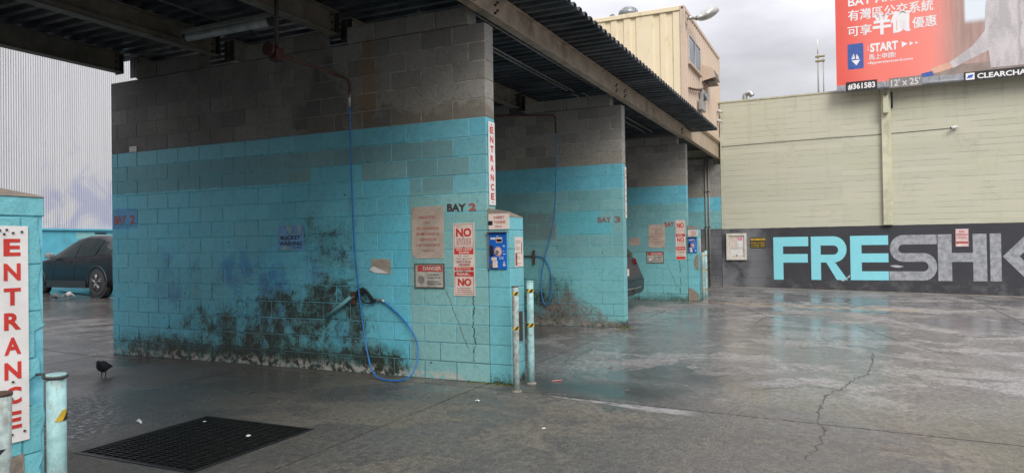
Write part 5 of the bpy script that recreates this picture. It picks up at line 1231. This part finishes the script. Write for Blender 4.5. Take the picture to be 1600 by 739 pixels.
def car_paint(name, col):
    n = NT(name); n.b.inputs['Coat Weight'].default_value = .08; n.b.inputs['Coat Roughness'].default_value = .08
    return n.out(n.mix(n.noise(3, 3), col, tuple(v*1.15 for v in col)), .3, .0, .3)
P1 = car_paint('midnight blue car paint', (.005,.0055,.009)); P2 = car_paint('charcoal car paint', (.018,.018,.020))
prof1 = [(0,.42,.60,.62,.55,.60,.45),(.10,.30,.70,.72,.78,.80,.6),(.45,.22,.80,.83,.92,.88,.7),(1.1,.20,.92,.98,.96,.93,.72),(1.45,.20,.96,1.09,.96,.94,.70),(1.9,.19,.97,1.38,.96,.94,.64),
         (2.3,.19,.98,1.54,.96,.94,.60),(2.8,.19,.99,1.615,.96,.94,.60),(3.3,.19,1.01,1.60,.96,.94,.60),(3.8,.20,1.04,1.50,.96,.94,.58),(4.2,.22,1.07,1.35,.96,.93,.56),(4.5,.28,1.08,1.20,.92,.90,.62),(4.68,.35,1.02,1.08,.84,.84,.68),(4.76,.45,.80,.82,.72,.74,.62)]
HD = R(86)
# rear wheel contact at about (14.45, 20.9); nose lies further along the heading
wb_s = 3.80
ox = 13.19 + wb_s*math.cos(HD); oy = 17.75 + wb_s*math.sin(HD)
c1, T1 = car((ox, oy), HD, 'dark blue electric hatchback parked across the alley beside the corrugated building', P1, prof1,
    dict(pos=[(.90, .355), (3.80, .355)], windows=[(1.62, 2.70), (2.80, 3.62), (3.70, 4.18)]))
for sgn in (1, -1):
    m = MB(); p = Vector(T1(1.72, sgn*1.04, 1.08)); obj('mirror', MB().bbox(p.x-.10, p.x+.10, p.y-.09, p.y+.09, p.z-.07, p.z+.07, .03), flat('mirror shell', (.20,.21,.20), .25), c1, True)
    obj('sill_trim', MB().add([T1(1.4, sgn*.965, .20), T1(3.3, sgn*.965, .20), T1(3.3, sgn*.972, .40), T1(1.4, sgn*.972, .40)], [(0,1,2,3)]), M_BLACK, c1, True)
    for s in (2.35, 3.35): obj('door_handle', MB().tube([T1(s, sgn*.955, .90), T1(s+.2, sgn*.955, .905)], .012, 6), M_BLACK, c1)
    for s in (1.75, 2.75): obj('door_seam', MB().tube([T1(s, sgn*.962, .42), T1(s, sgn*.962, .75), T1(s+.02, sgn*.945, .95)], .004, 4), M_BLACK, c1)
prof2 = [(0,.42,.70,.72,.60,.62,.5),(.15,.30,.85,.88,.84,.84,.65),(.7,.24,1.0,1.04,.95,.92,.75),(1.3,.22,1.06,1.12,.95,.92,.75),(1.9,.22,1.08,1.50,.95,.92,.66),(2.4,.22,1.08,1.66,.95,.92,.64),(3.3,.22,1.09,1.70,.95,.92,.64),
         (3.95,.22,1.10,1.66,.95,.92,.62),(4.25,.24,1.10,1.50,.94,.91,.60),(4.42,.28,1.09,1.20,.93,.90,.66),(4.50,.32,1.0,1.04,.91,.88,.74),(4.58,.34,.82,.84,.88,.86,.76),(4.66,.38,.66,.68,.82,.82,.74)]
c2, T2 = car((14.62, 4.02 + 4.66), R(90), 'dark grey car parked nose-in in the bay before the BAY 4 wall', P2, prof2,
    dict(pos=[(.85, .35), (3.65, .35)], windows=[(2.0, 2.9), (3.0, 3.8), (3.85, 4.15)]))
rg = MB().add([T2(4.05,.50,1.62),T2(4.05,-.50,1.62),T2(4.44,-.68,1.16),T2(4.44,.68,1.16)], [(0,1,2,3)])
rg.v = [(x, y-.03, z+.02) for x, y, z in rg.v]; obj('rear_window', rg, M_CARGLASS, c2, True)
M_TAIL = flat('tail lamp red', (.20,.015,.02), .2)
for sgn in (1, -1):
    obj('tail_light', MB().loft([[T2(4.50, sgn*.62, .98), T2(4.46, sgn*.62, 1.10), T2(4.36, sgn*.93, 1.12), T2(4.40, sgn*.93, .98)], [T2(4.57, sgn*.62, .98), T2(4.53, sgn*.62, 1.10), T2(4.40, sgn*.965, 1.12), T2(4.44, sgn*.965, .98)]], smooth=False), M_TAIL, c2, True)
obj('number_plate', MB().box(T2(0,.26,0)[0]-.0, T2(0,-.26,0)[0], 4.02+.03, 4.02+.05, .78, .93), M_WHITE, c2) if False else None
obj('number_plate', MB().bbox(14.62-.55, 14.62-.22, 4.06, 4.10, .74, .92, .004), M_PINKW, c2, True)
obj('tailgate_seam', MB().tube([T2(4.66,.80,.66),T2(4.675,0,.66),T2(4.66,-.80,.66)], .006, 4), M_BLACK, c2)
obj('bumper_trim', MB().loft([[T2(4.60, w, .36), T2(4.685 - .12*abs(w), w, .38), T2(4.685 - .12*abs(w), w, .48), T2(4.60, w, .48)] for w in (-.86,-.6,-.3,0,.3,.6,.86)], smooth=False), M_BLACK, c2, True)
obj('bumper_strip', MB().tube([T2(4.60,.84,.50),T2(4.665,.5,.49),T2(4.70,0,.49),T2(4.665,-.5,.49),T2(4.60,-.84,.50)], .011, 6), M_STEEL, c2)

# ------------------------------------------------------------------ pigeons
def pigeon(x, y, heading, label, col, headdown=False, white=False):
    ca, sa = math.cos(heading), math.sin(heading); z0 = gz(x, y)
    def T(u, v, z): return (x + (u*ca - v*sa)*.92, y + (u*sa + v*ca)*.92, z0 + z*.92)
    p = thing('pigeon', (x, y, z0), label, 'pigeon', 'pigeons on the wet floor')
    spine = [(-.175,.115,.006,.018),(-.12,.120,.016,.030),(-.08,.128,.036,.040),(-.03,.140,.058,.056),(.02,.150,.076,.072),(.06,.160,.068,.066),(.085,.178,.042,.042),(.098,.194,.032,.033),(.106,.208,.026,.026),(.118,.219,.024,.024),(.134,.221,.018,.018),(.144,.217,.008,.008),(.162,.208,.003,.003)]
    if headdown: spine = spine[:6] + [(.095,.150,.034,.036),(.120,.135,.024,.026),(.140,.115,.021,.022),(.155,.098,.020,.021),(.165,.085,.013,.014),(.175,.065,.004,.004)]
    rings = [[T(u, math.cos(2*math.pi*k/14)*h, z + math.sin(2*math.pi*k/14)*w) for k in range(14)] for (u, z, w, h) in [(a, b, c, d) for a, b, c, d in spine]]
    n = NT('pigeon feathers %s' % ('pale' if white else 'grey')); f = n.noise(30, 4)
    m = n.out(n.mix(f, tuple(v*.6 for v in col), col), .6)
    b = MB().loft(rings); 
    for s in (-1, 1): b.tube([T(.01, s*.022, .11), T(.0, s*.024, .06), T(.008, s*.024, .012)], [.014, .006, .004], 6)
    obj('body', b, m, p, True)
    wd = tuple(v*.55 for v in col) if not white else (.08,.08,.09)
    for s in (-1, 1):
        wing = [[T(u, s*(vv), z) for (vv, z) in ((v_ + .004, zc + hh), (v_ + .010, zc), (v_ + .003, zc - hh), (v_ - .012, zc))] for (u, v_, zc, hh) in ((.055,.040,.16,.012),(.02,.052,.150,.034),(-.05,.044,.142,.032),(-.11,.022,.13,.018),(-.165,.008,.122,.006))]
        obj('wing', MB().loft(wing), flat('wing %s' % ('pale' if white else 'dark'), wd, .6), p, True)
        obj('foot', MB().tube([T(-.012, s*.024, .006), T(.035, s*.024, .004)], .003, 5).tube([T(.005, s*.024, .005), T(.03, s*.024+.012, .004)], .0028, 5).tube([T(.005, s*.024, .005), T(.03, s*.024-.012, .004)], .0028, 5), flat('pigeon foot', (.30,.10,.09), .6), p)
    hp_ = T(.116, .0, .22) if not headdown else T(.155, 0, .10)
    for s in (-1, 1): e = T(.124 if not headdown else .155, s*.0205, .224 if not headdown else .102); obj('eye', MB().tube([e, (e[0]+.001, e[1]+.001, e[2])], .004, 6), flat('eye orange', (.5,.15,.02), .3), p)
    return p
pigeon(5.43, 7.8, R(205), 'dark pigeon standing on the wet floor left of the big wall', (.065,.066,.078))
pigeon(11.12, 17.75, R(95), 'dusky pigeon pecking by the parked hatchback, left of two', (.09,.085,.08), True)
pigeon(11.55, 17.95, R(-40), 'white and grey pigeon by the parked hatchback, right of two', (.42,.41,.40), True, True)

# ------------------------------------------------------------------ litter, debris, moss
def scrap(x, y, r, label, mat, name='paper_scrap', cat='litter', seed=0, hgt=.012):
    rnd = random.Random(seed); z = gz(x, y) + .004; n = 8
    ring = [(x + r*rnd.uniform(.6,1.1)*math.cos(2*math.pi*k/n), y + r*rnd.uniform(.6,1.1)*math.sin(2*math.pi*k/n), z + rnd.uniform(0, hgt)) for k in range(n)]
    m = MB().add(ring + [(x, y, z + hgt)], [(k, (k+1) % n, n) for k in range(n)])
    return tag(obj(name, m, mat, None, True), label, cat)
scrap(5.93, 3.17, .028, 'white paper scrap on the concrete left of the paired bollards', M_WHITE, seed=1, hgt=.015)
scrap(4.10, 5.44, .032, 'white folded paper scrap standing just behind the floor grate', M_WHITE, seed=2, hgt=.045)
scrap(7.02, 2.02, .022, 'orange dead leaf lying on the dark wet patch', flat('dead leaf', (.36,.13,.04), .7), 'dead_leaf', 'leaf', 3)
scrap(5.31, 2.23, .016, 'small white scrap lying in front of the bollards', M_WHITE, seed=4)
scrap(4.15, 4.25, .022, 'white scrap caught on the near part of the grate', M_WHITE, seed=5)
scrap(4.35, 4.95, .018, 'white scrap caught on the far corner of the grate', M_WHITE, seed=6)
scrap(8.15, 2.55, .03, 'brown dead leaf by the wet strip beyond the bollards', flat('dead leaf dark', (.16,.08,.04), .7), 'dead_leaf', 'leaf', 7)
tag(obj('drinking_straw', MB().tube([(7.10,2.88,gz(7.1,2.88)+.008),(7.20,2.80,gz(7.2,2.8)+.008)], .006, 6), flat('pink plastic', (.55,.22,.2), .5)), 'short pink plastic stick beside the right bollard', 'litter')
for k, (x, y, lab) in enumerate([(9.6,1.9,'dark curled leaf lying nearest to the paired bollards in the wet yard'),(11.0,.6,'dark curled leaf lying in the wet yard before the cyan letter F'),(13.2,.4,'dark curled leaf on the far half of the yard before the cyan letters')]):
    scrap(x, y, .022, lab, flat('dead leaf dark', (.16,.08,.04), .7), 'dead_leaf', 'leaf', 20 + k, .02)['group'] = 'dark leaves on the yard'
rnd = random.Random(11); m = MB()
def peb(x, y, s, m):
    z = gz(x, y)
    m.add([(x+s,y,z),(x,y+s*rnd.uniform(.6,1.2),z),(x-s*rnd.uniform(.6,1.2),y,z),(x,y-s,z),(x+s*.2,y,z+s*rnd.uniform(.5,.9))], [(0,1,4),(1,2,4),(2,3,4),(3,0,4)])
for k in range(1500):
    t = rnd.random()
    if t < .35: x, y = rnd.uniform(2, X2-.1), rnd.uniform(3.5, 9)
    elif t < .55: x, y = X2 - abs(rnd.gauss(0, .15)) - .02, rnd.uniform(3.5, 9.4)
    else: x, y = rnd.uniform(4, 22), rnd.uniform(-4, 3.4)
    if GH[0]-.05 < x < GH[1]+.05 and GH[2]-.05 < y < GH[3]+.05: continue
    peb(x, y, rnd.uniform(.002, .007), m)
tag(obj('grit', m, flat('grit', (.10,.085,.07), .8, var=.5, sc_=40)), 'scattered grit and leaf crumbs on the wet concrete', 'debris', kind='stuff')
m = MB()
for (cx, cy, L, n) in [(X2-.012, 3.25, .12, 70), (X3-.02, 3.46, .12, 90), (X3+.1, 3.42, .1, 80), (X2-.012, 3.5, .2, 60), (X4-.02, 3.5, .3, 60)]:
    for k in range(n):
        x = cx - abs(rnd.gauss(0, .02)); y = cy + rnd.uniform(-L, L); z = gz(x, y); s = rnd.uniform(.005, .014); a = rnd.uniform(0, 6.28)
        m.add([(x + math.cos(a)*s, y + math.sin(a)*s, z), (x - math.cos(a)*s, y - math.sin(a)*s, z), (x + rnd.uniform(-s,s), y + rnd.uniform(-s,s), z + s*1.8)], [(0,1,2)])
tag(obj('moss', m, flat('moss green', (.10,.13,.03), .9, var=.4, sc_=40)), 'tufts of green moss at the foot of the wall ends', 'moss', kind='stuff')
